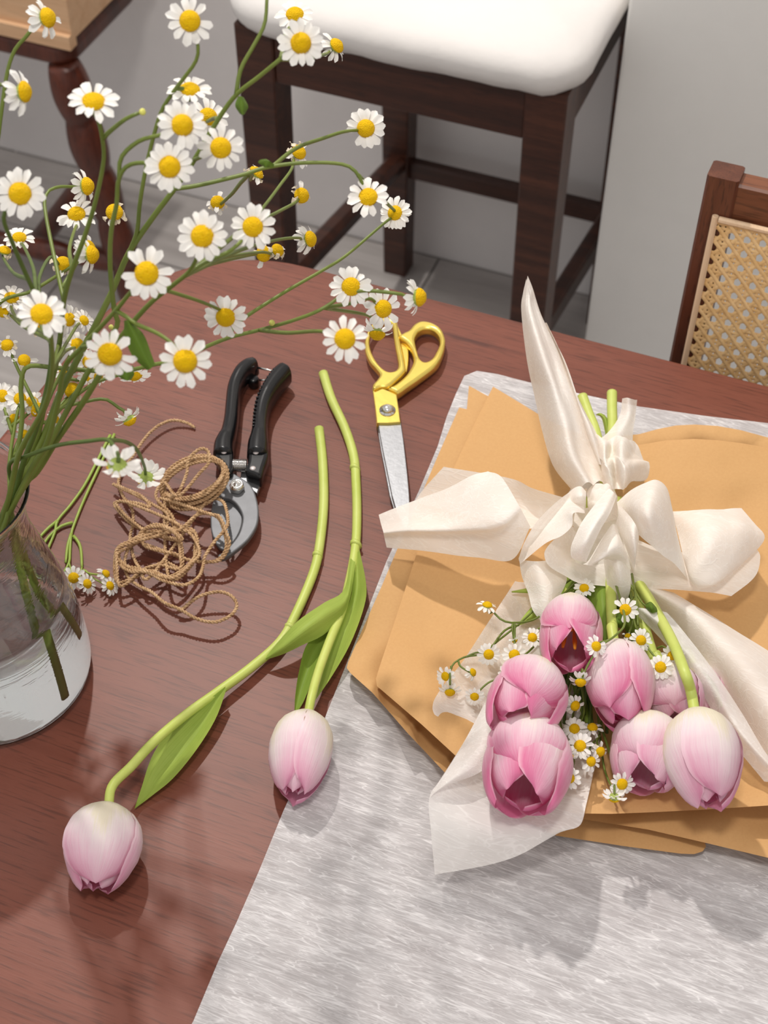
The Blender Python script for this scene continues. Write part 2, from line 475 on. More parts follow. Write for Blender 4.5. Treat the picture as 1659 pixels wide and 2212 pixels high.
M['stem'] = stem_mat('feverfew_stem_green', (86, 104, 32), (120, 132, 56))
M['stem_dark'] = stem_mat('dark_feverfew_stem', (66, 86, 30), (96, 116, 44))  # darker green than the plain feverfew stem
M['stem_sprig'] = stem_mat('fresh_sprig_stem', (128, 152, 48), (164, 182, 84))
s = NT('yellow_daisy_disc')
vo = s.n('ShaderNodeTexVoronoi', {'Vector': s.coord('Object'), 'Scale': 42.0}).outputs[0]
n1 = s.noise(s.coord('Object'), 5, 2)
col = s.mix(vo, lin((255, 220, 16)), lin((252, 192, 6)))
col = s.mix(s.math('MULTIPLY', n1, 0.5), col, lin((250, 186, 4)))
M['disc'] = s.end(s.bsdf(col, 0.7, s.bump(vo, 0.55, -0.02), Specular_IOR_Level=0.2))
M['calyx'] = plain('green_calyx', (150, 166, 78), 0.6, 0.2, 20)
def white_petal(name, c):
    s = NT(name)
    st = s.noise(s.coord('Object', (1, 1, 1)), 6, 3)
    return s.end(s.thin(s.mix(st, lin(c), lin([min(255, v + 6) for v in c])), None, 0.3, 0.0, 0.55))
M['white'] = white_petal('white_daisy_petal', (246, 244, 240))
M['wilt'] = white_petal('faded_cream_petal', (238, 226, 204))
M['bud'] = plain('yellow_green_bud', (206, 204, 104), 0.6, 0.2, 60)
M['twine'] = None
s = NT('jute_twine')
a = s.noise(s.coord('Object'), 260, 3, 0.7)
M['twine'] = s.end(s.bsdf(s.ramp(a, [(0.3, (160, 124, 88)), (0.7, (218, 184, 144))]), 0.9, s.bump(a, 0.5, 0.0008), Specular_IOR_Level=0.1))
s = NT('cane_strand')
a = s.noise(s.coord('Object'), 120, 3, 0.6)
M['cane'] = s.end(s.bsdf(s.ramp(a, [(0.3, (222, 180, 120)), (0.7, (243, 208, 154))]), 0.45))
s = NT('clear_glass')
gw = s.noise(s.coord('Object', (6, 6, 40), (0.25, 0.12, 0)), 2.0, 3, 0.5, 1.2)
M['glass'] = s.end(s.bsdf((1, 1, 1, 1), 0.0, s.bump(gw, 0.3, 0.0012), Transmission_Weight=1.0, IOR=1.46))
s = NT('vase_water')
M['water'] = s.end(s.bsdf((0.97, 0.985, 0.98, 1), 0.0, None, Transmission_Weight=1.0, IOR=1.333))
M['stamen'] = plain('orange_stamen', (246, 176, 48), 0.6)
# ------------------------------------------------------------------ the setting
floor = struct('floor', box(-3.2, 2.2, -1.2, 2.05, -0.08, -0.004), M['floor_gap'])
rng = np.random.RandomState(4)
y, k = 0.44, 0
while y < 1.90:
    x = -2.3 + [0.0, -0.55, -0.25][k % 3]
    while x < 0.6:
        x1 = x + 1.1
        struct('plank', box(x + 0.0015, x1 - 0.0015, y + 0.0015, min(y + 0.178, 1.93), -0.02, 0.0 - 0.0006 * rng.rand(), 0.001), M['floor'], floor)
        x = x1
    y += 0.18; k += 1
struct('wall_back', box(-3.2, 2.2, 1.882, 1.98, -0.01, 2.8), M['wall'])
struct('wall_right', box(-0.3135, 0.9, 1.50, 1.876, 0.0, 2.8, 0.004), M['panel'])

# ------------------------------------------------------------------ the table
def rounded_rect(x0, x1, y0, y1, r, k=14):
    pts = []
    for cx, cy, a0 in ((x1 - r, y0 + r, -90), (x1 - r, y1 - r, 0), (x0 + r, y1 - r, 90), (x0 + r, y0 + r, 180)):
        for i in range(k + 1):
            a = math.radians(a0 + 90 * i / k)
            pts.append((cx + r * math.cos(a), cy + r * math.sin(a)))
    return np.array(pts)
tb = thing('table', 'red-brown wooden table with rounded corners and fine dark grain', 'table', (0.15, 0.52, 0))
tc = rounded_rect(-0.587, 0.90, 0.10, 0.952, 0.135)
tc[:, 0] -= 0.012 * np.clip((0.85 - tc[:, 1]) / 0.3, 0, 1) * (tc[:, 0] < 0)
part('tabletop', plate(tc, TOP - 0.028, 0.028, 0.004), M['table'], tb, smooth=False)
part('apron', join(box(-0.40, 0.72, 0.80, 0.82, TOP - 0.10, TOP - 0.0285, 0.002), box(-0.40, 0.72, 0.20, 0.22, TOP - 0.10, TOP - 0.0285, 0.002),
                   box(-0.42, -0.40, 0.20, 0.82, TOP - 0.10, TOP - 0.0285, 0.002), box(0.72, 0.74, 0.20, 0.82, TOP - 0.10, TOP - 0.0285, 0.002)), M['table'], tb, smooth=False)
for lx in (-0.385, 0.705):
    for ly in (0.235, 0.785):
        part('leg', bar((lx, ly, TOP - 0.029), (lx, ly, 0.0), 0.055, 0.055, 0.036, 0.036), M['table'], tb, smooth=False)

# ------------------------------------------------------------------ dark stool with a white cushion
X0, X1, Y0, Y1, SZ = -0.727, -0.338, 1.372, 1.855, 0.69
st = thing('bar_stool', 'tall dark brown wooden stool with a white cloth-covered seat by the wall', 'stool', ((X0 + X1) / 2, (Y0 + Y1) / 2, 0))
LW = 0.047
legs = []
for lx, ly in ((X0 + LW / 2, Y0 + LW / 2), (X1 - LW / 2, Y0 + LW / 2), (X0 + LW / 2, Y1 - LW / 2), (X1 - LW / 2, Y1 - LW / 2)):
    part('leg', bar((lx, ly, SZ), (lx, ly, 0.0), LW, LW, 0.038, 0.038), M['dark_wood_z'], st, smooth=False)
part('apron', box(X0 + LW, X1 - LW, Y0 + 0.004, Y0 + 0.026, SZ - 0.066, SZ - 0.001, 0.0015), M['dark_wood'], st, smooth=False)
part('apron', box(X0 + LW, X1 - LW, Y1 - 0.026, Y1 - 0.004, SZ - 0.066, SZ - 0.001, 0.0015), M['dark_wood'], st, smooth=False)
part('apron', box(X0 + 0.004, X0 + 0.026, Y0 + LW, Y1 - LW, SZ - 0.066, SZ - 0.001, 0.0015), M['dark_wood'], st, smooth=False)
part('apron', box(X1 - 0.026, X1 - 0.004, Y0 + LW, Y1 - LW, SZ - 0.066, SZ - 0.001, 0.0015), M['dark_wood'], st, smooth=False)
part('stretcher', bar((X0 + 0.026, Y0 + 0.035, 0.300), (X0 + 0.026, Y1 - 0.035, 0.215), 0.030, 0.030, bev=0.008), M['dark_wood'], st, smooth=False)
part('stretcher', bar((X1 - 0.026, Y0 + 0.035, 0.300), (X1 - 0.026, Y1 - 0.035, 0.215), 0.022, 0.034, bev=0.004), M['dark_wood'], st, smooth=False)
part('stretcher', bar((X0 + 0.04, Y1 - 0.022, 0.200), (X1 - 0.04, Y1 - 0.022, 0.200), 0.030, 0.020, side=(0, 0, 1), bev=0.003), M['dark_wood'], st, smooth=False)
part('stretcher', bar((X0 + 0.04, Y0 + 0.022, 0.120), (X1 - 0.04, Y0 + 0.022, 0.120), 0.030, 0.020, side=(0, 0, 1), bev=0.003), M['dark_wood'], st, smooth=False)
def cushion():
    n, lev = 120, []
    prof = [(-0.03, -0.002), (-0.006, -0.006), (0.004, 0.002), (0.010, 0.012), (0.011, 0.024), (0.006, 0.034), (-0.004, 0.041), (-0.025, 0.047), (-0.07, 0.052), (-0.12, 0.054), (-0.17, 0.055)]
    rg = np.random.RandomState(2)
    ph = rg.uniform(0, 6.28, 6)
    for ins, z in prof:
        r = max(0.006, 0.045 + ins)
        q = rounded_rect(X0 - ins - 0.004, X1 + ins + 0.004, Y0 - ins - 0.006, Y1 + ins - 0.006, r, 12)
        q = resample(np.concatenate([q, q[:1]]), 0.001)
        q = q[np.linspace(0, len(q) - 1, n, endpoint=False).astype(int)]
        s = np.arange(n) * 2 * math.pi / n
        wob = sum(np.sin(s * f + p) for f, p in zip((9, 14, 21, 27, 5, 33), ph)) / 6
        zz = SZ + z + (0.0035 * wob if z < 0.02 else 0.001 * wob)
        lev.append(np.column_stack([q, zz]))
    v = np.concatenate(lev)
    f = [(i * n + j, i * n + (j + 1) % n, (i + 1) * n + (j + 1) % n, (i + 1) * n + j) for i in range(len(prof) - 1) for j in range(n)]
    f += [tuple(range(n - 1, -1, -1)), tuple((len(prof) - 1) * n + j for j in range(n))]
    return v, f
part('seat_cushion', cushion(), M['cushion'], st, label='white cloth seat cushion')

# ------------------------------------------------------------------ turned stool and crate at the far left
A, B = P(137, 135, -0.318), P(300, 662, -0.75)
ts = thing('turned_stool', 'red-brown wooden stool with bobbin-turned legs, under the pale crate at far left', 'stool', (-1.22, 1.66, 0))
def turned(a, b, r0, r1, beads, k=14):
    n = 90
    t = np.linspace(0, 1, n)
    p = np.array(a) * (1 - t)[:, None] + np.array(b) * t[:, None]
    r = r0 + (r1 - r0) * t
    r = r * (0.80 + 0.28 * np.abs(np.sin(t * math.pi * beads)) ** 0.8)
    return tube(p, r, k)
part('leg', turned(A, B, 0.027, 0.024, 5), M['red_wood'], ts)
bx = np.array([-0.26, 0, 0])
dB = B - A
part('leg', turned(A + np.array([-0.33, -0.02, 0]), B + np.array([-0.42, -0.02, 0]), 0.027, 0.024, 5), M['red_wood'], ts)
part('leg', turned(A + np.array([-0.30, 0.16, 0]), B + np.array([-0.46, 0.18, 0]), 0.027, 0.024, 5), M['red_wood'], ts)
def on(a, b, t): return np.array(a) * (1 - t) + np.array(b) * t
brace_a = on(A, B, 0.40)
part('brace', tube(resample([brace_a, P(88, 515, -0.735)], 0.02), 0.017, 12), M['red_wood'], ts)
low = on(A, B, 0.80)
lowl = P(-60, 512, low[2] - TOP)
t = np.linspace(0, 1, 40)
part('stretcher', tube(low * (1 - t)[:, None] + lowl * t[:, None], 0.013 + 0.006 * np.abs(np.sin(t * 9)), 12), M['red_wood'], ts)
sx1 = P(152, 140, -0.318)
part('seat', plate(rounded_rect(sx1[0] - 0.36, sx1[0] + 0.006, sx1[1] - 0.012, sx1[1] + 0.20, 0.03), 0.432, 0.03, 0.008), M['red_wood'], ts, smooth=False)

CZ = 0.4625
c0 = P(160, 106, CZ - TOP)
cr = thing('wooden_crate', 'small pale pine crate on the turned stool at far left', 'crate', (c0[0] - 0.14, c0[1] + 0.11, CZ))
cx0, cx1, cy0, cy1 = c0[0] - 0.30, c0[0], c0[1], c0[1] + 0.22
part('board', box(cx0, cx1, cy0, cy0 + 0.010, CZ + 0.001, CZ + 0.074, 0.0012), M['pale_wood'], cr, smooth=False)
part('board', box(cx0, cx1, cy1 - 0.010, cy1, CZ + 0.001, CZ + 0.074, 0.0012), M['pale_wood'], cr, smooth=False)
def end_board(x):
    ys = [cy0 + 0.0105, cy1 - 0.0105]
    pr = [(ys[0], CZ + 0.012), (ys[1], CZ + 0.012), (ys[1], CZ + 0.15), (ys[1] - 0.05, CZ + 0.15), (ys[1] - 0.075, CZ + 0.12), (ys[0] + 0.075, CZ + 0.12), (ys[0] + 0.05, CZ + 0.15), (ys[0], CZ + 0.15)]
    v = [(x, a, b) for a, b in pr] + [(x - 0.012, a, b) for a, b in pr]
    n = len(pr)
    return v, [tuple(range(n)), tuple(range(2 * n - 1, n - 1, -1))] + [(i, n + i, n + (i + 1) % n, (i + 1) % n) for i in range(n)]
part('end_board', end_board(cx1 - 0.001), M['pale_wood'], cr, smooth=False)
part('end_board', end_board(cx0 + 0.013), M['pale_wood'], cr, smooth=False)
for i in range(4):
    part('slat', box(cx0 + 0.014, cx1 - 0.014, cy0 + 0.013 + i * 0.049, cy0 + 0.056 + i * 0.049, CZ + 0.0008, CZ + 0.010, 0.001), M['pale_wood'], cr, smooth=False)
part('lath', box(cx0, cx1, cy0 - 0.0085, cy0 - 0.0005, CZ + 0.001, CZ + 0.022, 0.001), M['pale_wood'], cr, smooth=False)

# ------------------------------------------------------------------ cane-backed chair beyond the table
ch = thing('cane_chair', 'brown wooden chair with a woven cane back, beyond the right side of the table', 'chair', (0.08, 0.90, 0))
def back(x, z, d=0.0):                       # the chair back leans away a little
    return (x, 1.000 + (z - 0.70) * 0.10 + d, z)
CX0, CX1, CZT = -0.1335, 0.30, 0.884
CDX = 0.022
for x in (CX0, CX1 - 0.0255):
    part('back_post', bar(back(x + 0.01275, CZT, 0.013), back(x + 0.01275, 0.46, 0.013), 0.0255, 0.026), M['chair_post'], ch, smooth=False)
    part('leg', bar(back(x + 0.01275, 0.46, 0.013), (x + 0.01275, 1.02, 0.0), 0.0255, 0.026, 0.024, 0.024), M['chair_post'], ch, smooth=False)
    part('leg', bar((x + 0.013, 0.63, 0.44), (x + 0.013, 0.63, 0.0), 0.03, 0.03, 0.024, 0.024), M['chair_post'], ch, smooth=False)
part('top_rail', bar(back(CX0 + 0.0255, CZT - 0.021, 0.014), back(CX1 - 0.0255, CZT - 0.021, 0.014), 0.034, 0.022, side=(0, 0.1, 1)), M['chair_wood'], ch, smooth=False)
part('lower_rail', bar(back(CX0 + 0.0255, 0.53, 0.014), back(CX1 - 0.0255, 0.53, 0.014), 0.034, 0.022, side=(0, 0.1, 1)), M['chair_wood'], ch, smooth=False)
part('seat', box(CX0 - 0.004, CX1 + 0.004, 0.60, 0.985, 0.425, 0.462, 0.006), M['chair_wood'], ch, smooth=False)
bx0, bx1, bz1, bz0 = CX0 + 0.0135, CX1 - 0.0135, CZT - 0.0325, 0.538
part('bead', bar(back(bx0, bz1 + 0.0025, -0.0028), back(bx0, bz0, -0.0028), 0.005, 0.005, bev=0.0015), M['bead'], ch, smooth=False, label='pale bead strip along the cane')
part('bead', bar(back(bx1, bz1 + 0.0025, -0.0028), back(bx1, bz0, -0.0028), 0.005, 0.005, bev=0.0015), M['bead'], ch, smooth=False, label='pale bead strip along the cane')
part('bead', bar(back(bx0 + 0.003, bz1, -0.0028), back(bx1 - 0.003, bz1, -0.0028), 0.005, 0.005, side=(0, 0.1, 1), bev=0.0015), M['bead'], ch, smooth=False, label='pale bead strip along the cane')
def cane():
    gs = []
    px, pz, hw = 0.0126, 0.0134, 0.00155
    xa, xb, za, zb = bx0 + 0.0025, bx1 - 0.0025, bz0, bz1 - 0.0025
    def strand(a, b, amp, ph, w, off):
        L = math.hypot(b[0] - a[0], b[1] - a[1])
        n = max(2, int(L / 0.0032))
        t = np.linspace(0, 1, n)
        x = a[0] + (b[0] - a[0]) * t; z = a[1] + (b[1] - a[1]) * t
        y = off + amp * np.sin(2 * math.pi * (z if abs(b[0] - a[0]) < 1e-6 else x) / px + ph)
        p = np.array([back(xx, zz, -0.0012 + yy) for xx, zz, yy in zip(x, z, y)])
        d = np.array([b[0] - a[0], 0, b[1] - a[1]]) / L
        s = np.array([-d[2], 0, d[0]]) * w
        up = np.array([0, -0.0007, 0])
        v = np.concatenate([p - s, p + up, p + s])
        f = [(i, i + 1, n + i + 1, n + i) for i in range(n - 1)] + [(n + i, n + i + 1, 2 * n + i + 1, 2 * n + i) for i in range(n - 1)]
        gs.append((v, f))
    nx, nz = int((xb - xa) / px), int((zb - za) / pz)
    for i in range(nx + 1):
        for dd in (-0.0021, 0.0021):
            x = xb - (nx - i) * px - 0.004 + dd
            if xa < x < xb: strand((x, za), (x, zb), 0.0004, i * math.pi, 0.0016, 0.0002)
    for j in range(nz + 1):
        for dd in (-0.0021, 0.0021):
            z = zb - j * pz - 0.004 + dd
            if za < z < zb: strand((xa, z), (xb, z), 0.0004, j * math.pi, 0.0016, -0.0001)
    # the slanting strands run through the middle of each crossing, both ways
    for sg in (1, -1):
        for i in range(-nz - 2, nx + nz + 3):
            x = xb - (nx - i) * px - 0.004 + px / 2
            z = zb - 0.004
            sl = -pz / px * sg
            # clip x + t, z + t*sl to the panel
            lo, hi = xa - x, xb - x
            t1, t2 = sorted(((za - z) / sl, (zb - z) / sl))
            lo, hi = max(lo, t1), min(hi, t2)
            if hi - lo > 0.006: strand((x + lo, z + lo * sl), (x + hi, z + hi * sl), 0.0003, 0, 0.0017, -0.0008 - 0.0004 * sg)
    return join(*gs)
part('cane_weave', cane(), M['cane'], ch, kind='stuff', label='open woven cane panel')

# ------------------------------------------------------------------ glass vase with water
VC = np.array([-0.474, 0.475, TOP])
va = thing('glass_vase', 'clear glass carafe vase with water holding the feverfew stalks', 'vase', VC)
outer = [(0.0, 0.0006), (0.054, 0.0006), (0.0615, 0.002), (0.0648, 0.008), (0.0655, 0.018), (0.0650, 0.036), (0.0635, 0.055), (0.0605, 0.075), (0.0560, 0.096), (0.0515, 0.115), (0.0480, 0.132), (0.0466, 0.146), (0.0474, 0.160), (0.0498, 0.172), (0.0522, 0.179)]
po = crom(np.array(outer[1:]), 44)
inner = [(max(0.0, r - 0.0015), z + (0.0 if z > 0.02 else 0.0045 * (1 - z / 0.02))) for r, z in po]
prof = [(0.0004, 0.0006)] + [tuple(q) for q in po] + [(0.0526, 0.1796), (0.0529, 0.1804), (0.0527, 0.1813), (0.0520, 0.1818), (0.0512, 0.1817), (0.0506, 0.1811), (0.0504, 0.1803)] + [tuple(q) for q in inner[::-1]] + [(0.0004, inner[0][1])]
part('glass_body', lathe(prof, VC, 72), M['glass'], va)
WL = 0.085
wi = [(r + 0.0004, z - 0.0003) for r, z in inner if z < WL]
wr = np.interp(WL, [z for r, z in inner], [r for r, z in inner]) + 0.0004
wp = [(0.0004, wi[0][1])] + wi + [(wr, WL), (wr - 0.0022, WL - 0.0012), (wr - 0.006, WL - 0.0018), (0.0004, WL - 0.002)]
part('water', lathe(wp, VC, 72), M['water'], va, label='clear water filling the lower half')

# ------------------------------------------------------------------ pruning shears
pz = zc(420, 740, 4.253)
pr = thing('pruning_shears', 'black-handled pruning shears with grey steel blades behind the jute twine', 'pruning shears', P(545, 985))
def grip(cl, h, wid, tall, h1=None):
    q = crom(np.array([P(x, y, h) for x, y in pz(cl)]), 60)
    return q
gl = grip([(552, 200), (500, 240), (430, 310), (372, 430), (350, 600), (338, 730), (312, 860), (275, 960), (268, 1060)], 0.013, 0, 0)
gr = grip([(835, 285), (775, 345), (700, 450), (636, 580), (608, 720), (600, 850), (588, 950), (578, 1060)], 0.013, 0, 0)
def handle(q, rs, hz=1.0):
    d, N, B = frames(q)
    n = len(q); r = crom(np.array(rs)[:, None], n)[:, 0]
    k = 14; a = np.arange(k) * 2 * math.pi / k
    side = np.cross(d, [0, 0, 1.0]); side /= np.linalg.norm(side, axis=1)[:, None]
    sx = np.sign(np.cos(a)) * np.abs(np.cos(a)) ** 0.75; sy = np.sign(np.sin(a)) * np.abs(np.sin(a)) ** 0.75
    v = q[:, None] + r[:, None, None] * sx[None, :, None] * side[:, None] + (np.minimum(r * 1.75, 0.0115) * hz)[:, None, None] * sy[None, :, None] * np.array([0, 0, 1.0])
    f = [(i * k + j, i * k + (j + 1) % k, (i + 1) * k + (j + 1) % k, (i + 1) * k + j) for i in range(n - 1) for j in range(k)]
    f += [tuple(range(k - 1, -1, -1)), tuple((n - 1) * k + j for j in range(k))]
    return v.reshape(-1, 3), f
def bosses(o):                                # the swollen shield where a handle grips its blade
    return crom(np.array([P(x, y, 0.018)[:2] for x, y in pz(o)]), 48, True)
hl = join(handle(gl, [0.0042, 0.0056, 0.0060, 0.0056, 0.0055, 0.0056, 0.0060, 0.0075, 0.008]),
          plate(bosses([(262, 880), (215, 925), (185, 985), (200, 1060), (260, 1130), (300, 1195), (345, 1190), (358, 1090), (352, 960), (318, 880)]), TOP + 0.005, 0.014, 0.003))
ho = part('handle', hl, M['black'], pr)
hr = join(handle(gr, [0.0064, 0.0072, 0.0070, 0.0064, 0.0060, 0.0060, 0.0066, 0.008, 0.008]),
          plate(bosses([(560, 855), (510, 910), (490, 945), (492, 1010), (488, 1090), (470, 1180), (540, 1215), (610, 1235), (640, 1150), (678, 1020), (662, 910), (620, 862)]), TOP + 0.005, 0.014, 0.003))
ho2 = part('handle', hr, M['black'], pr)
# stitched grip marks on the right handle
g = []
for i in range(8, 44, 2):
    c = gr[i] + np.cross((gr[i + 1] - gr[i]) / np.linalg.norm(gr[i + 1] - gr[i]), [0, 0, 1.0]) * 0.0044 + np.array([0, 0, 0.0098])
    g.append(box(c[0] - 0.0006, c[0] + 0.0006, c[1] - 0.0006, c[1] + 0.0006, c[2] - 0.001, c[2] + 0.0006))
part('grip_studs', join(*g), M['black'], ho2, smooth=False, kind='stuff')
def dome(c, r, h, k=16):
    return lathe([(r, 0), (r * 0.96, h * 0.5), (r * 0.7, h * 0.9), (0.0002, h)], c, k)
for x, y, par in ((272, 1008, ho), (565, 1012, ho2), (537, 1157, ho2)):
    c = pz([(x, y)])[0]
    part('rivet', dome(P(c[0], c[1], 0.0185), 0.0023, 0.0011), M['rivet'], par)
c0_, c1_ = [P(x, y, 0.013) for x, y in pz([(350, 1128), (478, 1132)])]
part('spring', tube(helix(c0_, c1_, 0.0046, 9, 14), 0.0006, 6), M['chrome'], pr)
for a, b, hh in (((575, 228), (765, 272), 0.016), ((595, 345), (708, 348), 0.011)):
    a, b = pz([a, b])
    part('catch_wire', tube([P(a[0], a[1], hh), P(b[0], b[1], hh)], 0.0009, 8), M['chrome'], pr)
lugs = []
for x, y, r, hh in ((535, 262, 0.0052, 0.008), (545, 372, 0.0046, 0.004)):
    c = pz([(x, y)])[0]
    q = P(c[0], c[1], hh)
    lugs.append(lathe([(0.0003, -0.004), (r * .8, -0.004), (r, -0.002), (r, 0.004), (r * .8, 0.006), (0.0003, 0.0062)], q, 16))
part('catch_lug', join(*lugs), M['black'], pr)
bl1 = [(310, 1190), (350, 1200), (430, 1248), (510, 1305), (560, 1395), (590, 1540), (577, 1680), (500, 1810), (400, 1900), (300, 1972), (240, 1990), (215, 1960), (250, 1935), (300, 1900), (400, 1775), (440, 1650), (432, 1570), (385, 1490), (320, 1440), (240, 1415), (255, 1300)]
q = np.array([P(x, y, 0.012)[:2] for x, y in pz(bl1)])
part('hook_blade', plate(crom(q, 110, True), TOP + 0.0085, 0.0045, 0.0012), M['blade'], pr, smooth=False)
bl2 = [(230, 1330), (330, 1440), (400, 1500), (440, 1590), (436, 1680), (395, 1780), (330, 1860), (270, 1900), (200, 1850), (150, 1700), (160, 1500)]
q = np.array([P(x, y, 0.008)[:2] for x, y in pz(bl2)])
part('cutting_blade', plate(crom(q, 80, True), TOP + 0.0045, 0.0035, 0.001), M['blade'], pr, smooth=False)
tg = [(430, 1180), (520, 1200), (600, 1240), (618, 1280), (600, 1320), (575, 1390), (500, 1330), (420, 1260)]
q = np.array([P(x, y, 0.008)[:2] for x, y in pz(tg)])
part('tang', plate(q, TOP + 0.0045, 0.0038, 0.0006), M['steel'], pr, smooth=False)
c = pz([(392, 1345)])[0]; q = P(c[0], c[1], 0.0132)
hexa = [(q[0] + 0.0058 * math.cos(math.radians(60 * i + 12)), q[1] + 0.0058 * math.sin(math.radians(60 * i + 12))) for i in range(6)]
part('nut', join(plate(hexa, q[2], 0.0042, 0.0006), lathe([(0.0052, 0.0042), (0.0046, 0.0062), (0.0034, 0.0062), (0.0030, 0.0050), (0.0026, 0.0062), (0.0002, 0.0066)], q, 20)), M['chrome'], pr)

# ------------------------------------------------------------------ gold-handled scissors
sz = zc(740, 660, 4.253)
sc = thing('scissors', 'gold-handled tailor scissors with one silver blade under the cream bow', 'scissors', P(840, 900))
def O(o, h, n): return crom(np.array([P(x, y, h)[:2] for x, y in sz(o)]), n, True)
lo = [(300, 160), (240, 235), (207, 330), (207, 430), (248, 530), (312, 605), (342, 655), (315, 705), (278, 750), (283, 800), (340, 775), (420, 765), (500, 700), (560, 640), (577, 600), (560, 500), (525, 340), (500, 185), (465, 145), (430, 130), (360, 132)]
lh = [(330, 185), (275, 250), (248, 330), (252, 400), (280, 480), (330, 560), (390, 615), (440, 630), (490, 615), (512, 570), (503, 490), (485, 400), (470, 300), (458, 210), (420, 175)]
part('finger_loop', plate(O(lo, 0.010, 110), TOP + 0.006, 0.0075, 0.0022, [O(lh, 0.010, 90)]), M['gold'], sc, label='gold finger loop')
spn = [(490, 160), (520, 215), (548, 275), (590, 370), (606, 430), (600, 560), (578, 615), (560, 500), (530, 350)]
part('loop_spine', plate(O(spn, 0.006, 60), TOP + 0.002, 0.0045, 0.0008), M['gold'], sc)
ro = [(470, 815), (510, 832), (600, 770), (700, 700), (860, 575), (915, 480), (940, 390), (940, 320), (905, 240), (830, 185), (730, 166), (660, 195), (610, 250), (560, 275), (515, 312), (585, 365), (640, 450), (650, 545), (590, 655), (490, 745), (415, 785)]
rh = [(700, 262), (665, 320), (668, 370), (682, 430), (705, 500), (740, 538), (785, 535), (830, 500), (870, 430), (892, 370), (880, 300), (830, 250), (760, 238)]
part('finger_loop', plate(O(ro, 0.008, 110), TOP + 0.003, 0.009, 0.0026, [O(rh, 0.008, 80)]), M['gold'], sc, label='gold finger loop')
bd = [(278, 780), (300, 795), (365, 765), (420, 785), (497, 822), (515, 940), (532, 1072), (420, 1080), (315, 1080), (300, 940)]
q = np.array([P(x, y, 0.014)[:2] for x, y in sz(bd)])
part('shank', plate(q, TOP + 0.0095, 0.005, 0.0008), M['gold'], sc, smooth=False, label='gold shank with a straight lower edge')
q2 = np.array([P(x, y, 0.008)[:2] for x, y in sz([(285, 800), (490, 815), (525, 1060), (312, 1105)])])
part('shank', plate(q2, TOP + 0.0025, 0.006, 0.0006), M['gold'], sc, smooth=False)
b1 = [(328, 1078), (537, 1074), (560, 1230), (580, 1400), (598, 1560), (612, 1720), (620, 1860), (612, 1990), (590, 2060), (560, 2030), (500, 1905), (452, 1735), (405, 1500), (368, 1320), (342, 1180)]
q = np.array([P(x, y, 0.012)[:2] for x, y in sz(b1)])
part('blade', plate(q, TOP + 0.0085, 0.0035, 0.0006), M['steel'], sc, smooth=False)
b2 = [(320, 1078), (525, 1074), (560, 1400), (600, 1860), (592, 2000), (560, 2030), (482, 1895), (432, 1735), (388, 1500), (352, 1320), (330, 1180)]
q = np.array([P(x, y, 0.008)[:2] for x, y in sz(b2)])
part('blade', plate(q, TOP + 0.0035, 0.0035, 0.0005), M['steel'], sc, smooth=False)
c = sz([(412, 963)])[0]; q = P(c[0], c[1], 0.0147)
part('pivot_screw', lathe([(0.0064, 0), (0.0064, 0.0006), (0.0044, 0.0008), (0.0046, 0.0014), (0.0044, 0.0026), (0.0034, 0.0038), (0.0016, 0.0045), (0.0002, 0.0046)], q, 24), M['chrome'], sc)

# ------------------------------------------------------------------ jute twine: two twisted plies laid as one long loose tangle
tz = zc(230, 900, 4.513)
def tw(pts): return [(p[0], p[1], p[2]) for p in tz(pts)]
lead = tw([(862, 108, .002), (780, 60, .004), (650, 36, .006), (530, 75, .007), (430, 150, .007), (350, 245, .006), (290, 340, .005), (240, 412, .004), (160, 520, .003), (118, 640, .004), (165, 780, .006), (245, 890, .008), (262, 1030, .008), (232, 1180, .006), (262, 1360, .008), (330, 1480, .012), (440, 1545, .016)])
rg = np.random.RandomState(11)
loose = []
for i in range(3):                            # big loose rounds at the bottom of the tangle
    o = rg.uniform(-28, 28, 4)
    loose += tw([(620 + o[0], 1560 + o[1] * .6, .016 + .003 * i), (830 + o[2], 1440 + o[3], .014 + .003 * i), (890 + o[1], 1290 + o[0], .012 + .003 * i), (840 + o[3], 1130 + o[2], .016), (640 + o[0], 1110 + o[3], .018),
                 (420 + o[1], 1150 + o[2], .016), (220 + o[2], 1240 + o[0], .012), (120 + o[3], 1330 + o[1], .010 + .003 * i), (150 + o[0], 1440 + o[2], .012), (280 + o[1], 1500 + o[3], .015), (440 + o[2], 1520 + o[0], .018)])
loose += tw([(560, 1600, .02), (760, 1640, .022), (900, 1560, .02), (945, 1440, .016), (960, 1360, .018), (1060, 1210, .022), (1140, 1120, .024), (1185, 1030, .022), (1150, 850, .018), (1060, 800, .014), (960, 850, .014)])
coil = []
for i in range(13):                           # the hank, standing a little on its edge
    t = i / 12
    ox, oy = rg.uniform(-14, 14), rg.uniform(-10, 10)
    for a in range(0, 360, 36):
        r = math.radians(a + 200)
        u = 330 * math.cos(r) * (0.93 + 0.10 * t); w = 205 * math.sin(r) * (0.92 + 0.13 * math.sin(3 * t * 5))
        ca, sa = math.cos(-0.42), math.sin(-0.42)
        x = 850 + ox + u * ca - w * sa; y = 620 + oy + u * sa + w * ca + (t - 0.5) * 95 * (0.6 + 0.5 * math.sin(r))
        h = 0.020 + 0.011 * math.cos(r) - 0.004 * math.sin(r) + 0.010 * (0.5 - t) * math.sin(r)
        coil.append((x, y, max(0.003, h)))
coil = tw(coil)
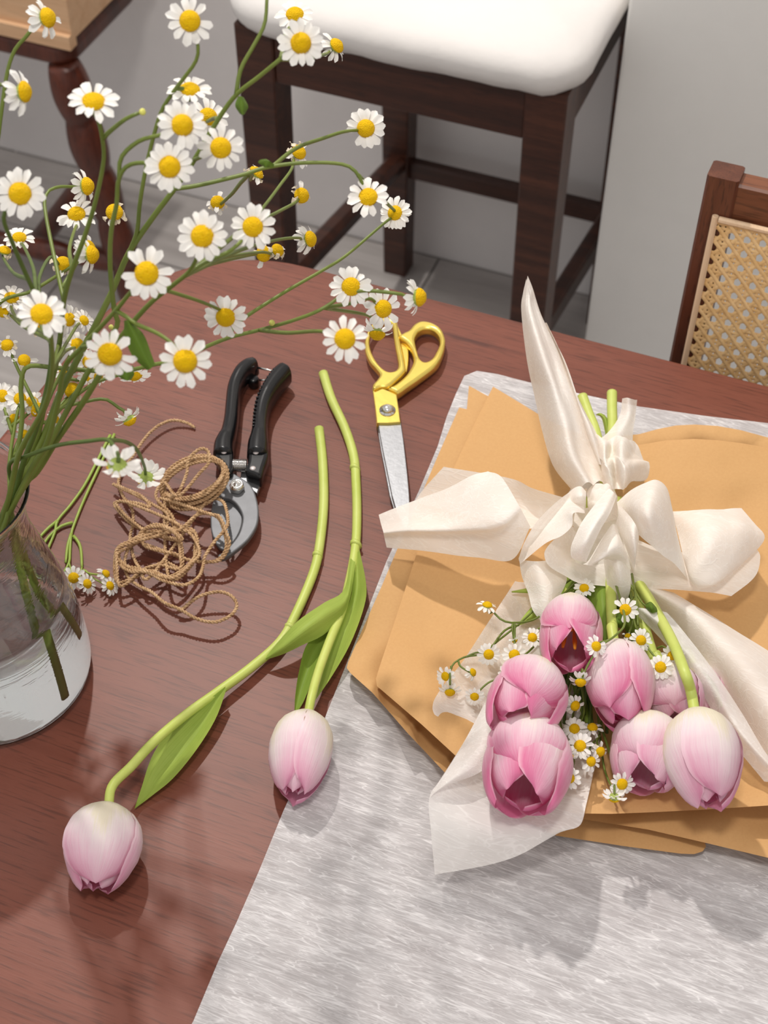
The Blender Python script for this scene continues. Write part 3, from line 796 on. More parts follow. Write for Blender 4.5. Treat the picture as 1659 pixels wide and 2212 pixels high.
mid = tw([(700, 740, .03), (780, 560, .034), (800, 420, .038), (900, 320, .042), (985, 330, .042), (1000, 440, .040), (900, 560, .036), (700, 770, .030), (560, 640, .022), (520, 800, .016), (620, 1000, .014), (720, 1200, .014), (740, 1360, .016), (725, 1480, .014),
          (560, 1420, .012), (380, 1520, .012), (200, 1600, .010), (100, 1605, .010), (80, 1450, .012), (110, 1280, .014), (250, 1210, .016), (500, 1130, .018), (720, 1090, .018), (880, 960, .022), (1000, 945, .024), (1100, 1000, .024), (1150, 1130, .022), (1168, 1270, .018), (1100, 1385, .012), (960, 1420, .010), (770, 1390, .012),
          (640, 1340, .014), (480, 1280, .014), (340, 1220, .012), (340, 1120, .014), (480, 1050, .020), (640, 1100, .024), (740, 1200, .020), (600, 1190, .016), (420, 1130, .012), (240, 1040, .010), (120, 920, .008), (80, 840, .008), (200, 830, .012), (330, 850, .016), (430, 880, .018), (350, 780, .016), (200, 710, .012), (60, 655, .008), (150, 700, .010), (300, 770, .014), (460, 860, .016), (600, 960, .018), (560, 1120, .016), (420, 1160, .012), (240, 1260, .010), (180, 1400, .010), (200, 1540, .010), (300, 1640, .012), (440, 1710, .016), (560, 1810, .018), (720, 1880, .016), (880, 1970, .013), (1060, 2002, .012), (1220, 1930, .012), (1270, 1830, .012), (1205, 1740, .013), (1080, 1708, .014), (900, 1755, .012), (750, 1865, .008), (700, 1890, .006)])
rg = np.random.RandomState(21)
extra = [(x + rg.uniform(-9, 9), y + rg.uniform(-8, 8), h + 0.003) for x, y, h in mid[9:44]][::-1]
mid = mid[:9] + extra[::-1][:14] + extra[:20] + mid[9:]
path = crom(np.array([P(*q) for q in lead + loose[::-1] + coil + mid]), 6200)
path = resample(path, 0.0011)
path[:, 2] = np.maximum(path[:, 2], TOP + 0.0017)
d, N, B = frames(path)
w = np.arange(len(path)) * 2 * math.pi * 0.0011 / 0.0052
ply = [tube(path + 0.00070 * (np.cos(w + p)[:, None] * N + np.sin(w + p)[:, None] * B), 0.00080, 5) for p in (0, math.pi)]
twine = single('jute_twine', join(*ply), M['twine'], 'tangled hank of brown jute twine in front of the pruning shears', 'twine', P(390, 1130))
fz = []
rg = np.random.RandomState(5)
for i in rg.choice(len(path) - 4, 900):
    v = rg.normal(size=3); v /= np.linalg.norm(v)
    a = path[i]; b = a + v * rg.uniform(0.002, 0.005) + d[i] * 0.002
    b[2] = max(b[2], TOP + 0.0008)
    fz.append(tube([a, (a + b) / 2 + v[::-1] * 0.0005, b], [0.00009, 0.00007, 0.00003], 3, cap=False))
part('loose_fibres', join(*fz), M['twine'], twine, kind='stuff')
# ------------------------------------------------------------------ papers on the table
fs = sheet([(300, 2420, .001), (418, 2205, .001), (470, 2080, .001), (512, 1990, .001), (560, 1880, .001), (612, 1752, .001), (690, 1580, .001), (760, 1405, .001), (835, 1212, .001), (905, 1060, .001), (945, 965, .001), (965, 900, .001), (985, 850, .001), (1003, 812, .002), (1030, 801, .003), (1075, 808, .003), (1140, 825, .002), (1260, 852, .001), (1380, 878, .001), (1520, 898, .0015), (1659, 914, .001), (1900, 950, .001), (1900, 2420, .001)], step=26, relief=0.0004)
single('fibre_sheet', fs, M['fibre'], 'large white nonwoven fibre sheet spread flat on the wooden table', 'paper sheet', P(1100, 1900, 0.001))
kraft_g = 'kraft sheets of the bouquet wrapping'
tip = sheet([(1013, 833, .0025), (1040, 848, .003), (1085, 872, .003), (1110, 960, .002), (1020, 980, .002), (1007, 900, .0022)], step=14)
single('kraft_sheet', tip, M['kraft'], 'small kraft paper corner poking out behind at the top left of the bouquet wrapping', 'kraft paper', P(1040, 890, .002), kraft_g)
L0 = sheet([(992, 880, .0035), (950, 975, .0035), (905, 1080, .0035), (865, 1170, .0035), (825, 1265, .004), (785, 1355, .005), (752, 1430, .010), (749, 1443, .012), (757, 1454, .018), (805, 1497, .022), (880, 1583, .026), (960, 1668, .025), (1080, 1745, .016), (1200, 1805, .008), (1350, 1828, .007), (1470, 1844, .007), (1500, 1845, .007), (1518, 1839, .007), (1525, 1829, .007), (1500, 1720, .004), (1640, 1600, .004), (1800, 1500, .004), (1800, 985, .008), (1730, 955, .016), (1659, 945, .018), (1600, 929, .022), (1550, 920, .023), (1500, 917, .022), (1460, 919, .019), (1420, 927, .015), (1380, 938, .010), (1300, 945, .008), (1180, 925, .004)],
           [(1000, 1200, .0035), (1200, 1400, .0035), (1100, 1550, .004), (1400, 1500, .004), (1600, 1200, .005), (850, 1440, .0035), (832, 1488, .006), (905, 1568, .005), (985, 1645, .005), (960, 1590, .004), (1500, 1000, .004), (1600, 1020, .004), (1400, 1000, .004), (1100, 1700, .004), (1300, 1780, .004)], step=18)
single('kraft_sheet', L0, M['kraft'], 'bottom kraft paper sheet of the bouquet with an upturned rim at its lower left edge', 'kraft paper', P(900, 1400, .003), kraft_g)
Lb = sheet([(1200, 1700, .007), (1256, 1769, .012), (1400, 1792, .016), (1530, 1822, .018), (1659, 1853, .018), (1820, 1895, .016), (1820, 1500, .007), (1500, 1450, .007), (1300, 1500, .007)], [(1500, 1650, .007), (1659, 1740, .008), (1350, 1700, .008)], step=18)
single('kraft_sheet', Lb, M['kraft'], 'middle kraft paper sheet with its edge showing below the tulips at lower right', 'kraft paper', P(1500, 1800, .012), kraft_g)
L1 = sheet([(1065, 835, .006), (1030, 905, .0065), (985, 1000, .007), (945, 1090, .0075), (905, 1180, .008), (860, 1320, .010), (820, 1440, .016), (812, 1466, .019), (814, 1482, .021), (826, 1492, .030), (912, 1566, .036), (990, 1638, .038), (1060, 1690, .034), (1140, 1728, .035), (1240, 1757, .036), (1320, 1758, .036), (1400, 1755, .036), (1520, 1749, .036), (1659, 1740, .035), (1800, 1730, .034), (1800, 1015, .012), (1659, 967, .020), (1600, 957, .026), (1550, 951, .028), (1500, 948, .027), (1440, 951, .022), (1380, 961, .014), (1300, 960, .010), (1180, 905, .007), (1120, 868, .006)],
           [(1000, 1200, .008), (1100, 1100, .008), (1200, 1200, .008), (1300, 1300, .009), (1000, 1400, .011), (1100, 1550, .016), (1300, 1550, .016), (1500, 1550, .016), (1500, 1300, .010), (1600, 1100, .009), (1500, 1010, .019), (1580, 1015, .019), (1420, 1010, .016), (1500, 1100, .011), (930, 1350, .010), (1400, 1660, .022), (1200, 1660, .022), (1600, 1660, .022)], step=17, soft=1800.0)
single('kraft_sheet', L1, M['kraft'], 'top kraft paper sheet lying right under the bow and the pink tulips', 'kraft paper', P(1000, 1250, .008), kraft_g)

# white tissue round the stems
tw_ = thing('wrapping_tissue', 'thin white tissue wrapped round the bouquet with a tall pointed end', 'tissue paper', P(1300, 1150, .02))
spike = [[(1135, 622, .125), (1136, 621, .127), (1137, 621, .127), (1138, 622, .125)],
         [(1128, 655, .11), (1138, 650, .122), (1146, 650, .118), (1152, 654, .108)],
         [(1124, 695, .095), (1140, 690, .118), (1156, 690, .108), (1172, 703, .095)],
         [(1135, 790, .075), (1165, 785, .11), (1192, 785, .098), (1215, 795, .08)],
         [(1152, 870, .060), (1190, 862, .10), (1220, 862, .090), (1250, 872, .066)],
         [(1168, 945, .050), (1210, 930, .092), (1244, 925, .078), (1284, 935, .060)],
         [(1193, 1022, .046), (1228, 1008, .082), (1260, 1000, .070), (1308, 1004, .058)],
         [(1236, 1074, .050), (1262, 1066, .074), (1288, 1060, .066), (1314, 1066, .056)]]
part('tissue_point', patch(spike, 56, 44, 0.004, 3), M['ribbon'], tw_, label='tall pointed end of folded tissue')
spike2 = [[(1172, 700, .09), (1180, 706, .098), (1184, 716, .094), (1180, 730, .088)],
          [(1200, 760, .080), (1216, 780, .098), (1222, 800, .09), (1214, 810, .08)],
          [(1226, 850, .070), (1246, 870, .090), (1256, 890, .082), (1246, 900, .07)],
          [(1250, 930, .062), (1270, 935, .082), (1284, 945, .076), (1290, 960, .06)],
          [(1282, 1010, .056), (1296, 1010, .07), (1306, 1016, .066), (1318, 1030, .056)]]
part('tissue_fold', patch(spike2, 30, 14, 0.0015, 8), M['ribbon'], tw_)
z3 = zc(1100, 920, 2.968)
neck = [[(535, 112, .052), (600, 132, .070), (660, 122, .062), (720, 122, .068), (772, 132, .058), (802, 158, .044)],
        [(548, 190, .056), (600, 215, .082), (650, 200, .066), (705, 195, .080), (780, 215, .066), (842, 235, .044)],
        [(566, 270, .058), (612, 290, .086), (660, 280, .070), (720, 285, .088), (790, 300, .070), (884, 292, .046)],
        [(585, 350, .060), (636, 360, .084), (680, 365, .068), (730, 365, .086), (790, 365, .070), (884, 365, .048)],
        [(600, 440, .058), (650, 450, .074), (690, 470, .066), (730, 445, .074), (770, 425, .064), (850, 400, .050)]]
part('tissue_gather', patch([z3(r) for r in neck], 44, 56, 0.004, 5), M['ribbon'], tw_, label='crumpled gathered tissue above the bow')
collar = [[(1344, 862, .058), (1360, 863, .062), (1376, 866, .054)], [(1338, 900, .050), (1356, 900, .056), (1372, 905, .05)], [(1312, 938, .056), (1340, 934, .062), (1367, 938, .05)], [(1284, 958, .052), (1325, 965, .062), (1366, 985, .046)]]
part('tissue_collar', patch(collar, 16, 16, 0.0006, 1), M['tissue'], tw_)
left = [[(1112, 1262, .030), (1150, 1268, .030), (1200, 1270, .025), (1260, 1270, .022)],
        [(1062, 1338, .034), (1110, 1348, .024), (1180, 1350, .018), (1260, 1350, .017)],
        [(1004, 1428, .036), (1060, 1440, .024), (1150, 1450, .018), (1260, 1450, .018)],
        [(950, 1496, .032), (1010, 1512, .025), (1120, 1540, .020), (1260, 1540, .019)],
        [(934, 1532, .030), (975, 1560, .026), (1090, 1590, .022), (1260, 1590, .021)],
        [(944, 1562, .028), (985, 1598, .027), (1090, 1625, .025), (1260, 1630, .024)]]
part('tissue_side', patch(left, 30, 30, 0.0014, 6), M['tissue'], tw_)
cone = [[(1048, 1520, .044), (1120, 1556, .032), (1200, 1560, .026), (1302, 1566, .028)],
        [(1006, 1598, .046), (1080, 1620, .034), (1180, 1620, .029), (1294, 1620, .031)],
        [(950, 1688, .048), (1050, 1690, .036), (1160, 1690, .034), (1280, 1680, .036)],
        [(927, 1728, .046), (1030, 1740, .042), (1150, 1740, .041), (1266, 1740, .042)],
        [(931, 1800, .036), (1030, 1800, .042), (1130, 1790, .043), (1252, 1786, .044)],
        [(939, 1892, .018), (1040, 1874, .028), (1120, 1850, .034), (1214, 1798, .042)]]
part('tissue_front', patch(cone, 34, 34, 0.0008, 9), M['tissue'], tw_, label='translucent front corner of tissue over the sheet')
flap = [[(1046, 1520, .0455), (1006, 1598, .0475), (960, 1672, .050), (928, 1724, .047)],
        [(1066, 1560, .056), (1036, 1620, .060), (990, 1672, .060), (940, 1712, .051)],
        [(1076, 1604, .050), (1062, 1645, .053), (1030, 1672, .056), (965, 1696, .052)]]
part('tissue_flap', patch(flap, 14, 22), M['tissue'], tw_)
right_in = [[(1352, 1312, .052), (1385, 1316, .062), (1440, 1324, .056)],
            [(1398, 1352, .050), (1432, 1354, .064), (1472, 1362, .056)],
            [(1462, 1424, .050), (1500, 1434, .062), (1542, 1450, .054)],
            [(1516, 1500, .046), (1558, 1518, .058), (1600, 1540, .050)],
            [(1566, 1586, .042), (1612, 1602, .054), (1662, 1640, .046)],
            [(1650, 1690, .038), (1700, 1700, .046), (1750, 1740, .040)]]
part('tissue_side', patch(right_in, 40, 18, 0.0006, 12), M['tissue'], tw_)
right_out = [[(1365, 1272, .026), (1400, 1268, .040), (1455, 1282, .030)],
             [(1432, 1340, .026), (1500, 1330, .052), (1566, 1350, .032)],
             [(1500, 1440, .026), (1580, 1410, .062), (1690, 1430, .034)],
             [(1570, 1540, .024), (1650, 1500, .060), (1770, 1520, .032)],
             [(1650, 1660, .024), (1730, 1610, .056), (1850, 1620, .030)]]
part('tissue_roll', patch(right_out, 30, 30, 0.0005, 4), M['ribbon'], tw_, label='rolled outer edge of cream tissue')

# ------------------------------------------------------------------ the bow
bow = thing('bow', 'large cream fabric bow tied round the bouquet stems', 'bow', P(1300, 1110, .05))
def rib(name, rows, nu=22, nv=34, wr=0.0, seed=0, label=None):
    return part(name, patch([z3(r) for r in rows], nu, nv, wr, seed), M['ribbon'], bow, label=label)
rib('ribbon_loop', [[(345, 458, .062), (150, 400, .060), (0, 335, .055), (-420, 262, .050)], [(420, 520, .055), (200, 520, .045), (0, 500, .040), (-545, 400, .036)], [(430, 640, .045), (150, 660, .038), (-150, 600, .034), (-610, 490, .028)]], label='left loop, its back layer')
rib('ribbon_tail', [[(-138, 298, .080), (-250, 332, .076), (-420, 418, .060), (-600, 482, .044), (-837, 578, .030)],
                    [(-50, 335, .094), (-200, 480, .080), (-450, 560, .056), (-620, 600, .044), (-818, 650, .030)],
                    [(62, 520, .092), (-80, 640, .084), (-350, 672, .064), (-600, 672, .052), (-806, 690, .036)],
                    [(90, 570, .084), (-60, 690, .070), (-350, 712, .051), (-600, 712, .041), (-801, 718, .028)],
                    [(135, 655, .072), (20, 860, .052), (-200, 850, .044), (-500, 815, .034), (-786, 786, .022)]], 26, 40, 0.0006, 2, 'left tail with a cut end')
rib('ribbon_loop', [[(500, 400, .060), (400, 420, .076), (300, 490, .086), (180, 610, .086), (100, 740, .072), (60, 850, .056)],
                    [(480, 480, .074), (380, 500, .080), (290, 570, .080), (200, 670, .078), (130, 770, .070), (64, 866, .056)],
                    [(484, 560, .085), (412, 560, .108), (402, 640, .106), (335, 705, .098), (230, 755, .086), (72, 884, .060)]], 26, 36, 0, 0, 'left loop')
rib('ribbon_loop', [[(300, 500, .070), (390, 540, .074), (404, 600, .072), (360, 680, .066)], [(230, 580, .055), (300, 590, .050), (320, 620, .050), (300, 690, .055)], [(220, 660, .060), (250, 690, .056), (280, 700, .058), (250, 745, .062)]], 16, 18)
rib('ribbon_tail', [[(64, 858, .056), (80, 960, .052), (120, 1070, .050), (150, 1180, .050), (214, 1268, .046)],
                    [(170, 868, .068), (205, 960, .066), (235, 1060, .062), (240, 1170, .056), (228, 1273, .048)],
                    [(250, 862, .062), (330, 940, .056), (370, 985, .052), (316, 1110, .050), (236, 1268, .047)]], 22, 30, 0, 0, 'short tail hanging to the lower left')
rib('ribbon_loop', [[(404, 640, .078), (315, 705, .084), (245, 775, .086), (225, 830, .082), (258, 900, .072), (355, 960, .062), (450, 1008, .056), (620, 1028, .050)],
                    [(424, 680, .070), (374, 740, .074), (345, 800, .074), (352, 855, .070), (420, 905, .062), (500, 942, .056), (560, 962, .052), (630, 965, .050)],
                    [(456, 700, .060), (415, 760, .060), (402, 820, .058), (424, 870, .055), (480, 892, .052), (545, 892, .050), (600, 885, .050), (640, 880, .050)]], 24, 44, 0, 0, 'low curled loop under the middle')
rib('ribbon_loop', [[(640, 400, .084), (552, 500, .100), (470, 610, .106), (425, 700, .102), (395, 780, .096), (406, 850, .090), (490, 874, .088)],
                    [(668, 425, .094), (600, 540, .114), (540, 640, .118), (490, 740, .114), (456, 810, .104), (456, 850, .094), (493, 874, .088)],
                    [(690, 450, .086), (646, 560, .106), (588, 660, .108), (542, 755, .102), (512, 822, .096), (500, 852, .092), (496, 874, .088)]], 22, 38, 0, 0, 'front tongue-shaped loop')
rib('ribbon_loop', [[(656, 632, .074), (590, 730, .080), (510, 860, .082), (472, 888, .080)],
                    [(664, 630, .078), (640, 740, .096), (590, 842, .096), (540, 893, .086)],
                    [(672, 630, .078), (692, 740, .096), (682, 820, .092), (622, 852, .078)],
                    [(680, 632, .074), (722, 740, .086), (757, 830, .082), (782, 922, .066)]], 24, 26)
rib('ribbon_tail', [[(606, 862, .066), (618, 960, .058), (634, 1050, .052), (655, 1115, .046), (700, 1140, .043)],
                    [(690, 840, .080), (702, 940, .074), (708, 1040, .062), (716, 1100, .052), (722, 1141, .044)],
                    [(772, 905, .068), (780, 980, .062), (776, 1050, .056), (760, 1110, .048), (744, 1138, .043)]], 22, 28, 0, 0, 'short tail pointing down to the tulips')
rib('ribbon_loop', [[(682, 625, .072), (732, 740, .078), (772, 850, .072), (797, 935, .062)], [(700, 560, .084), (772, 680, .100), (804, 800, .094), (806, 900, .076)], [(690, 490, .082), (790, 600, .104), (828, 690, .098), (820, 800, .084)]], 18, 26)
rib('ribbon_loop', [[(690, 490, .076), (780, 412, .086), (870, 366, .092), (945, 346, .086), (1012, 400, .076), (1046, 530, .066)],
                    [(740, 545, .086), (800, 482, .108), (880, 440, .118), (950, 440, .114), (1018, 520, .096), (1070, 660, .070)],
                    [(790, 600, .090), (830, 580, .112), (890, 580, .122), (960, 620, .112), (1044, 700, .090), (1100, 790, .066)],
                    [(822, 690, .086), (860, 725, .096), (920, 775, .096), (990, 835, .086), (1060, 885, .072), (1145, 985, .050)]], 28, 36, 0, 0, 'right loop')
rib('ribbon_tail', [[(1030, 556, .060), (1200, 545, .066), (1350, 539, .062), (1488, 534, .050)],
                    [(1075, 680, .056), (1250, 660, .076), (1450, 640, .070), (1578, 636, .055)],
                    [(1110, 830, .056), (1250, 830, .072), (1450, 790, .066), (1634, 735, .050)],
                    [(1130, 900, .052), (1180, 990, .058), (1330, 1000, .058), (1502, 882, .050)],
                    [(1148, 992, .046), (1212, 1044, .048), (1290, 1036, .048), (1422, 962, .046)]], 28, 34, 0.0005, 7, 'right tail, upper layer')
rib('ribbon_tail', [[(800, 730, .052), (1000, 800, .048), (1300, 830, .044), (1590, 800, .044)],
                    [(800, 880, .052), (1000, 900, .054), (1300, 960, .044), (1608, 855, .042)],
                    [(790, 970, .046), (1000, 1000, .046), (1250, 1040, .042), (1572, 975, .040)],
                    [(788, 1040, .040), (1000, 1054, .040), (1230, 1068, .040), (1422, 1097, .040)]], 24, 34, 0.0005, 5, 'right tail, lower layer')
rib('knot', [[(492, 455, .062), (530, 400, .070), (600, 382, .074), (650, 392, .070), (690, 470, .060)],
             [(498, 500, .070), (540, 470, .080), (600, 440, .082), (655, 450, .078), (690, 520, .066)],
             [(505, 560, .068), (545, 560, .076), (600, 540, .078), (655, 560, .074), (688, 600, .062)],
             [(535, 610, .060), (575, 635, .066), (620, 645, .066), (650, 636, .062), (682, 628, .056)]], 30, 36, 0.002, 4, 'crumpled knot')
rib('ribbon_loop', [[(345, 460, .060), (410, 402, .076), (458, 388, .082), (492, 420, .080)], [(385, 505, .070), (430, 460, .088), (466, 450, .092), (492, 470, .086)], [(440, 560, .066), (460, 545, .072), (476, 530, .076), (488, 570, .070)]], 16, 20)
rib('ribbon_base', [[(420, 560, .050), (560, 520, .054), (690, 520, .054), (830, 600, .050)], [(400, 760, .046), (560, 760, .050), (690, 760, .050), (830, 780, .048)], [(420, 900, .044), (560, 920, .046), (690, 930, .047), (815, 930, .045)], [(460, 990, .043), (560, 1010, .044), (690, 1030, .044), (800, 1030, .043)]], 16, 20, 0.001, 3)
bow_base = tube(crom(np.array([P(1262, 1060, .012), P(1300, 1120, .012), P(1318, 1180, .012)]), 16), 0.014, 12, 1.0)
part('knot_back', bow_base, M['ribbon'], bow)

# ------------------------------------------------------------------ tulips
def leaf(rows, nu=11, nv=24):
    return patch(rows, nu, nv)
def tulip_head(root, base, tip, R, opened, roll, mat, seed, inner=True, shut=0.34):
    rg = np.random.RandomState(seed)
    base, tip = np.array(base), np.array(tip)
    L = np.linalg.norm(tip - base); a = (tip - base) / L
    s = np.cross(a, [0, 0, 1.0]); s /= np.linalg.norm(s); u = np.cross(s, a)
    nt, nw = 20, 13
    t = np.linspace(0, 1, nt)
    closed_r = np.interp(t, [0, .06, .14, .28, .45, .62, .8, .92, 1], [.10, .44, .72, .95, 1.03, 1.0, .88, .75, .60])
    open_r = np.interp(t, [0, .06, .14, .28, .45, .62, .8, .92, 1], [.10, .42, .70, .95, 1.06, 1.12, 1.18, 1.24, 1.30])
    width = np.interp(t, [0, .08, .2, .4, .58, .74, .87, .95, 1], [.24, .58, .90, 1.14, 1.18, 1.06, .78, .48, .10])
    for ring in ((1, 0) if inner else (0,)):
        for k in range(3):
            o = np.clip(opened + rg.uniform(-.10, .12) - (shut if ring else 0.0), -0.55, 1.2)
            r = (closed_r * (1 - o) + open_r * o) * R * (0.88 if ring else 1.0)
            c = math.radians(roll + 120 * k + 60 * ring + rg.uniform(-7, 7))
            top = max(0.0, math.cos(c))                  # the uppermost petal is a little shorter, so those behind it show
            ln = L * rg.uniform(0.95, 1.02) * (0.98 if ring else 1.0 - 0.16 * top * (opened > -0.2))
            G = np.zeros((nw, nt, 3))
            ruf = rg.uniform(0, 6)
            for i, q in enumerate(np.linspace(-1, 1, nw)):
                ang = q * np.clip(width * R * 1.02 / np.maximum(r, R * .3), 0, 1.22)
                rr = r * (1 - 0.03 * q * q + 0.05 * q * (0.3 + t) + (0.02 * (abs(q) < 0.15))) + R * (0.05 + 0.10 * max(0, opened)) * q * q * t * np.sin(6 * t + ruf) + R * 0.03 * np.sin(3 * q + ruf) * t
                th = c + ang
                ax = t * ln - (q * q) * 0.05 * ln * t ** 3 + 0.012 * ln * math.sin(4 * q + ruf) * t ** 4
                G[i] = base + ax[:, None] * a + rr[:, None] * (np.cos(th)[:, None] * u + np.sin(th)[:, None] * s)
            part('petal', grid(G), mat, root)
    return base, a
def tstem(root, pts, r0, r1, base, a):
    q = [P(*p) for p in pts] + [base - a * 0.012, base + a * 0.003]
    c = crom(np.array(q), 70)
    part('stem', tube(c, np.linspace(r0, r1, 70), 12), M['tulip_stem'], root)
def node_ring(root, p, r):
    part('leaf_scar', tube(np.array([P(*p) + np.array([0, -0.0018, 0]), P(*p), P(*p) + np.array([0.0004, 0.0016, 0])]), [r * 0.95, r * 1.18, r * 0.98], 12), M['tulip_stem'], root)

t1 = thing('tulip', 'long-stemmed pale pink tulip lying alone on bare wood at the lower left', 'tulip', P(560, 1430), 'loose tulips lying on the table')
b, a = tulip_head(t1, P(236, 1736, .026), P(203, 1928, .021), 0.0240, -0.34, -12, M['petal_pale'], 1)
tstem(t1, [(689, 926, .0045), (697, 1000, .0045), (699, 1090, .0045), (690, 1180, .0045), (676, 1240, .0045), (640, 1325, .0045), (606, 1385, .006), (545, 1440, .008), (470, 1495, .010), (400, 1545, .014), (330, 1605, .020), (284, 1655, .024)], 0.0037, 0.0030, b, a)
node_ring(t1, (686, 1200, .0046), 0.0037); node_ring(t1, (626, 1355, .0052), 0.0036)
part('leaf', leaf([[(488, 1482, .014), (430, 1528, .012), (365, 1580, .010), (328, 1635, .006), (306, 1700, .004), (291, 1745, .003)],
                   [(486, 1486, .013), (440, 1560, .005), (395, 1620, .003), (350, 1670, .002), (318, 1715, .002), (291, 1746, .002)],
                   [(490, 1486, .016), (466, 1552, .012), (424, 1620, .010), (375, 1680, .008), (332, 1716, .005), (291, 1747, .003)]]), M['tulip_leaf'], t1)

t2 = thing('tulip', 'pale pink tulip with two broad leaves lying beside the edge of the white sheet', 'tulip', P(720, 1300), 'loose tulips lying on the table')
b, a = tulip_head(t2, P(667, 1536, .023), P(630, 1722, .020), 0.0205, -0.28, 60, M['petal_pale'], 2)
tstem(t2, [(698, 806, .0045), (716, 862, .0045), (745, 925, .0045), (764, 985, .0045), (769, 1040, .0045), (771, 1110, .0045), (768, 1180, .005), (756, 1250, .007), (738, 1320, .011), (712, 1385, .015), (690, 1445, .019)], 0.0038, 0.0030, b, a)
node_ring(t2, (767, 1012, .0046), 0.0040); node_ring(t2, (769, 1176, .005), 0.0042)
part('leaf', leaf([[(757, 1205, .008), (742, 1275, .013), (700, 1302, .020), (645, 1340, .022), (602, 1385, .016), (570, 1425, .008)],
                   [(762, 1210, .010), (748, 1292, .018), (705, 1325, .025), (655, 1362, .026), (610, 1398, .019), (570, 1425, .008)],
                   [(768, 1215, .010), (752, 1306, .014), (706, 1366, .014), (652, 1394, .014), (612, 1413, .011), (571, 1426, .008)]]), M['tulip_leaf'], t2)
part('leaf', leaf([[(776, 1185, .010), (791, 1262, .016), (786, 1312, .016), (757, 1390, .014), (716, 1462, .011), (676, 1520, .008)],
                   [(770, 1200, .007), (772, 1275, .006), (752, 1345, .006), (728, 1405, .006), (702, 1462, .006), (674, 1515, .007)],
                   [(766, 1215, .010), (758, 1290, .010), (728, 1360, .011), (704, 1415, .010), (690, 1465, .009), (671, 1510, .008)]]), M['tulip_leaf'], t2)
part('leaf', leaf([[(746, 1302, .011), (715, 1335, .013), (664, 1390, .013), (646, 1450, .010), (638, 1500, .007), (636, 1538, .006)],
                   [(747, 1312, .008), (718, 1358, .006), (678, 1410, .004), (656, 1465, .004), (644, 1510, .004), (638, 1539, .005)],
                   [(748, 1318, .009), (722, 1368, .009), (692, 1420, .008), (670, 1480, .007), (656, 1515, .006), (641, 1540, .006)]]), M['tulip_leaf_dark'], t2)

def bouquet_tulip(label, base, tip, R, opened, roll, mat, seed, stem, inner=True, leaves=(), shut=0.34):
    r = thing('tulip', label, 'tulip', P(*base), 'pink tulips tied into the bouquet')
    b, a = tulip_head(r, P(*base), P(*tip), R, opened, roll, mat, seed, inner=inner, shut=shut)
    tstem(r, stem, 0.0040, 0.0034, b, a)
    for l, m in leaves: part('leaf', leaf(l), M[m], r)
    return r, b, a
tA, bA, aA = bouquet_tulip('open pink tulip nearest the bow with orange stamens showing', (1236, 1316, .046), (1228, 1424, .094), 0.0200, 0.0, 4, M['petal_pink'], 12,
    [(1290, 1070, .030), (1284, 1160, .030), (1268, 1240, .034), (1250, 1290, .042)], shut=0.10)
cS = bA + aA * 0.012
s_ = np.cross(aA, [0, 0, 1.0]); s_ /= np.linalg.norm(s_); u_ = np.cross(s_, aA)
for k in range(5):
    th = k * 2 * math.pi / 5
    dv = (np.cos(th) * u_ + np.sin(th) * s_) * 0.006
    part('stamen', tube(np.array([cS, cS + aA * 0.020 + dv * .6, cS + aA * 0.036 + dv, cS + aA * 0.046 + dv * 1.1]), [0.0007, 0.0007, 0.0016, 0.0009], 7), M['stamen'], tA)
bouquet_tulip('deep pink half-open tulip resting on another tulip at the left of the bouquet', (1160, 1462, .060), (1116, 1560, .092), 0.0235, 0.05, -12, M['petal_pink'], 21,
    [(1270, 1080, .028), (1250, 1200, .028), (1215, 1330, .034), (1180, 1420, .050)])
bouquet_tulip('wide open deep pink tulip lowest on the left, on the tissue corner', (1152, 1582, .056), (1124, 1728, .082), 0.0265, -0.06, 6, M['petal_pink'], 33,
    [(1275, 1090, .026), (1255, 1250, .024), (1210, 1420, .026), (1170, 1540, .038)], shut=0.22)
bouquet_tulip('pink tulip in the centre of the bouquet below the bow tail', (1326, 1388, .070), (1352, 1566, .070), 0.0215, -0.10, 48, M['petal_pink'], 45,
    [(1322, 848, .034), (1322, 880, .034), (1323, 935, .034), (1318, 1050, .036), (1318, 1180, .040), (1320, 1300, .056), (1323, 1360, .066)])
bouquet_tulip('soft pink tulip tucked behind the central one and the thick stem', (1428, 1448, .050), (1462, 1568, .050), 0.0225, -0.1, 10, M['petal_pale'], 52,
    [(1330, 1080, .028), (1350, 1200, .030), (1385, 1330, .040), (1412, 1420, .048)])
bouquet_tulip('ruffled open pink tulip underneath, low in the middle', (1412, 1560, .050), (1390, 1696, .058), 0.0240, -0.02, 22, M['petal_pale'], 67,
    [(1325, 1090, .024), (1350, 1250, .022), (1390, 1420, .024), (1412, 1520, .030)], shut=0.24)
bouquet_tulip('large pale tulip on a thick yellow-green stem, rightmost in the bouquet', (1499, 1530, .076), (1538, 1742, .066), 0.0232, -0.32, -24, M['petal_pale'], 70,
    [(1258, 856, .034), (1270, 890, .034), (1290, 945, .034), (1310, 1060, .032), (1340, 1190, .030), (1405, 1300, .050), (1452, 1385, .074), (1480, 1455, .088)],
    leaves=[([[(1500, 1440, .040), (1530, 1480, .042), (1550, 1530, .044)], [(1508, 1440, .046), (1540, 1478, .050), (1556, 1528, .046)], [(1516, 1440, .040), (1545, 1472, .042), (1562, 1526, .044)]], 'tulip_leaf_dark')])
bouquet_tulip('half-hidden pink tulip at the right behind the thick stem', (1495, 1440, .030), (1528, 1550, .030), 0.0170, -0.2, 10, M['petal_pale'], 81,
    [(1335, 1080, .024), (1370, 1220, .024), (1430, 1340, .026), (1475, 1410, .028)])
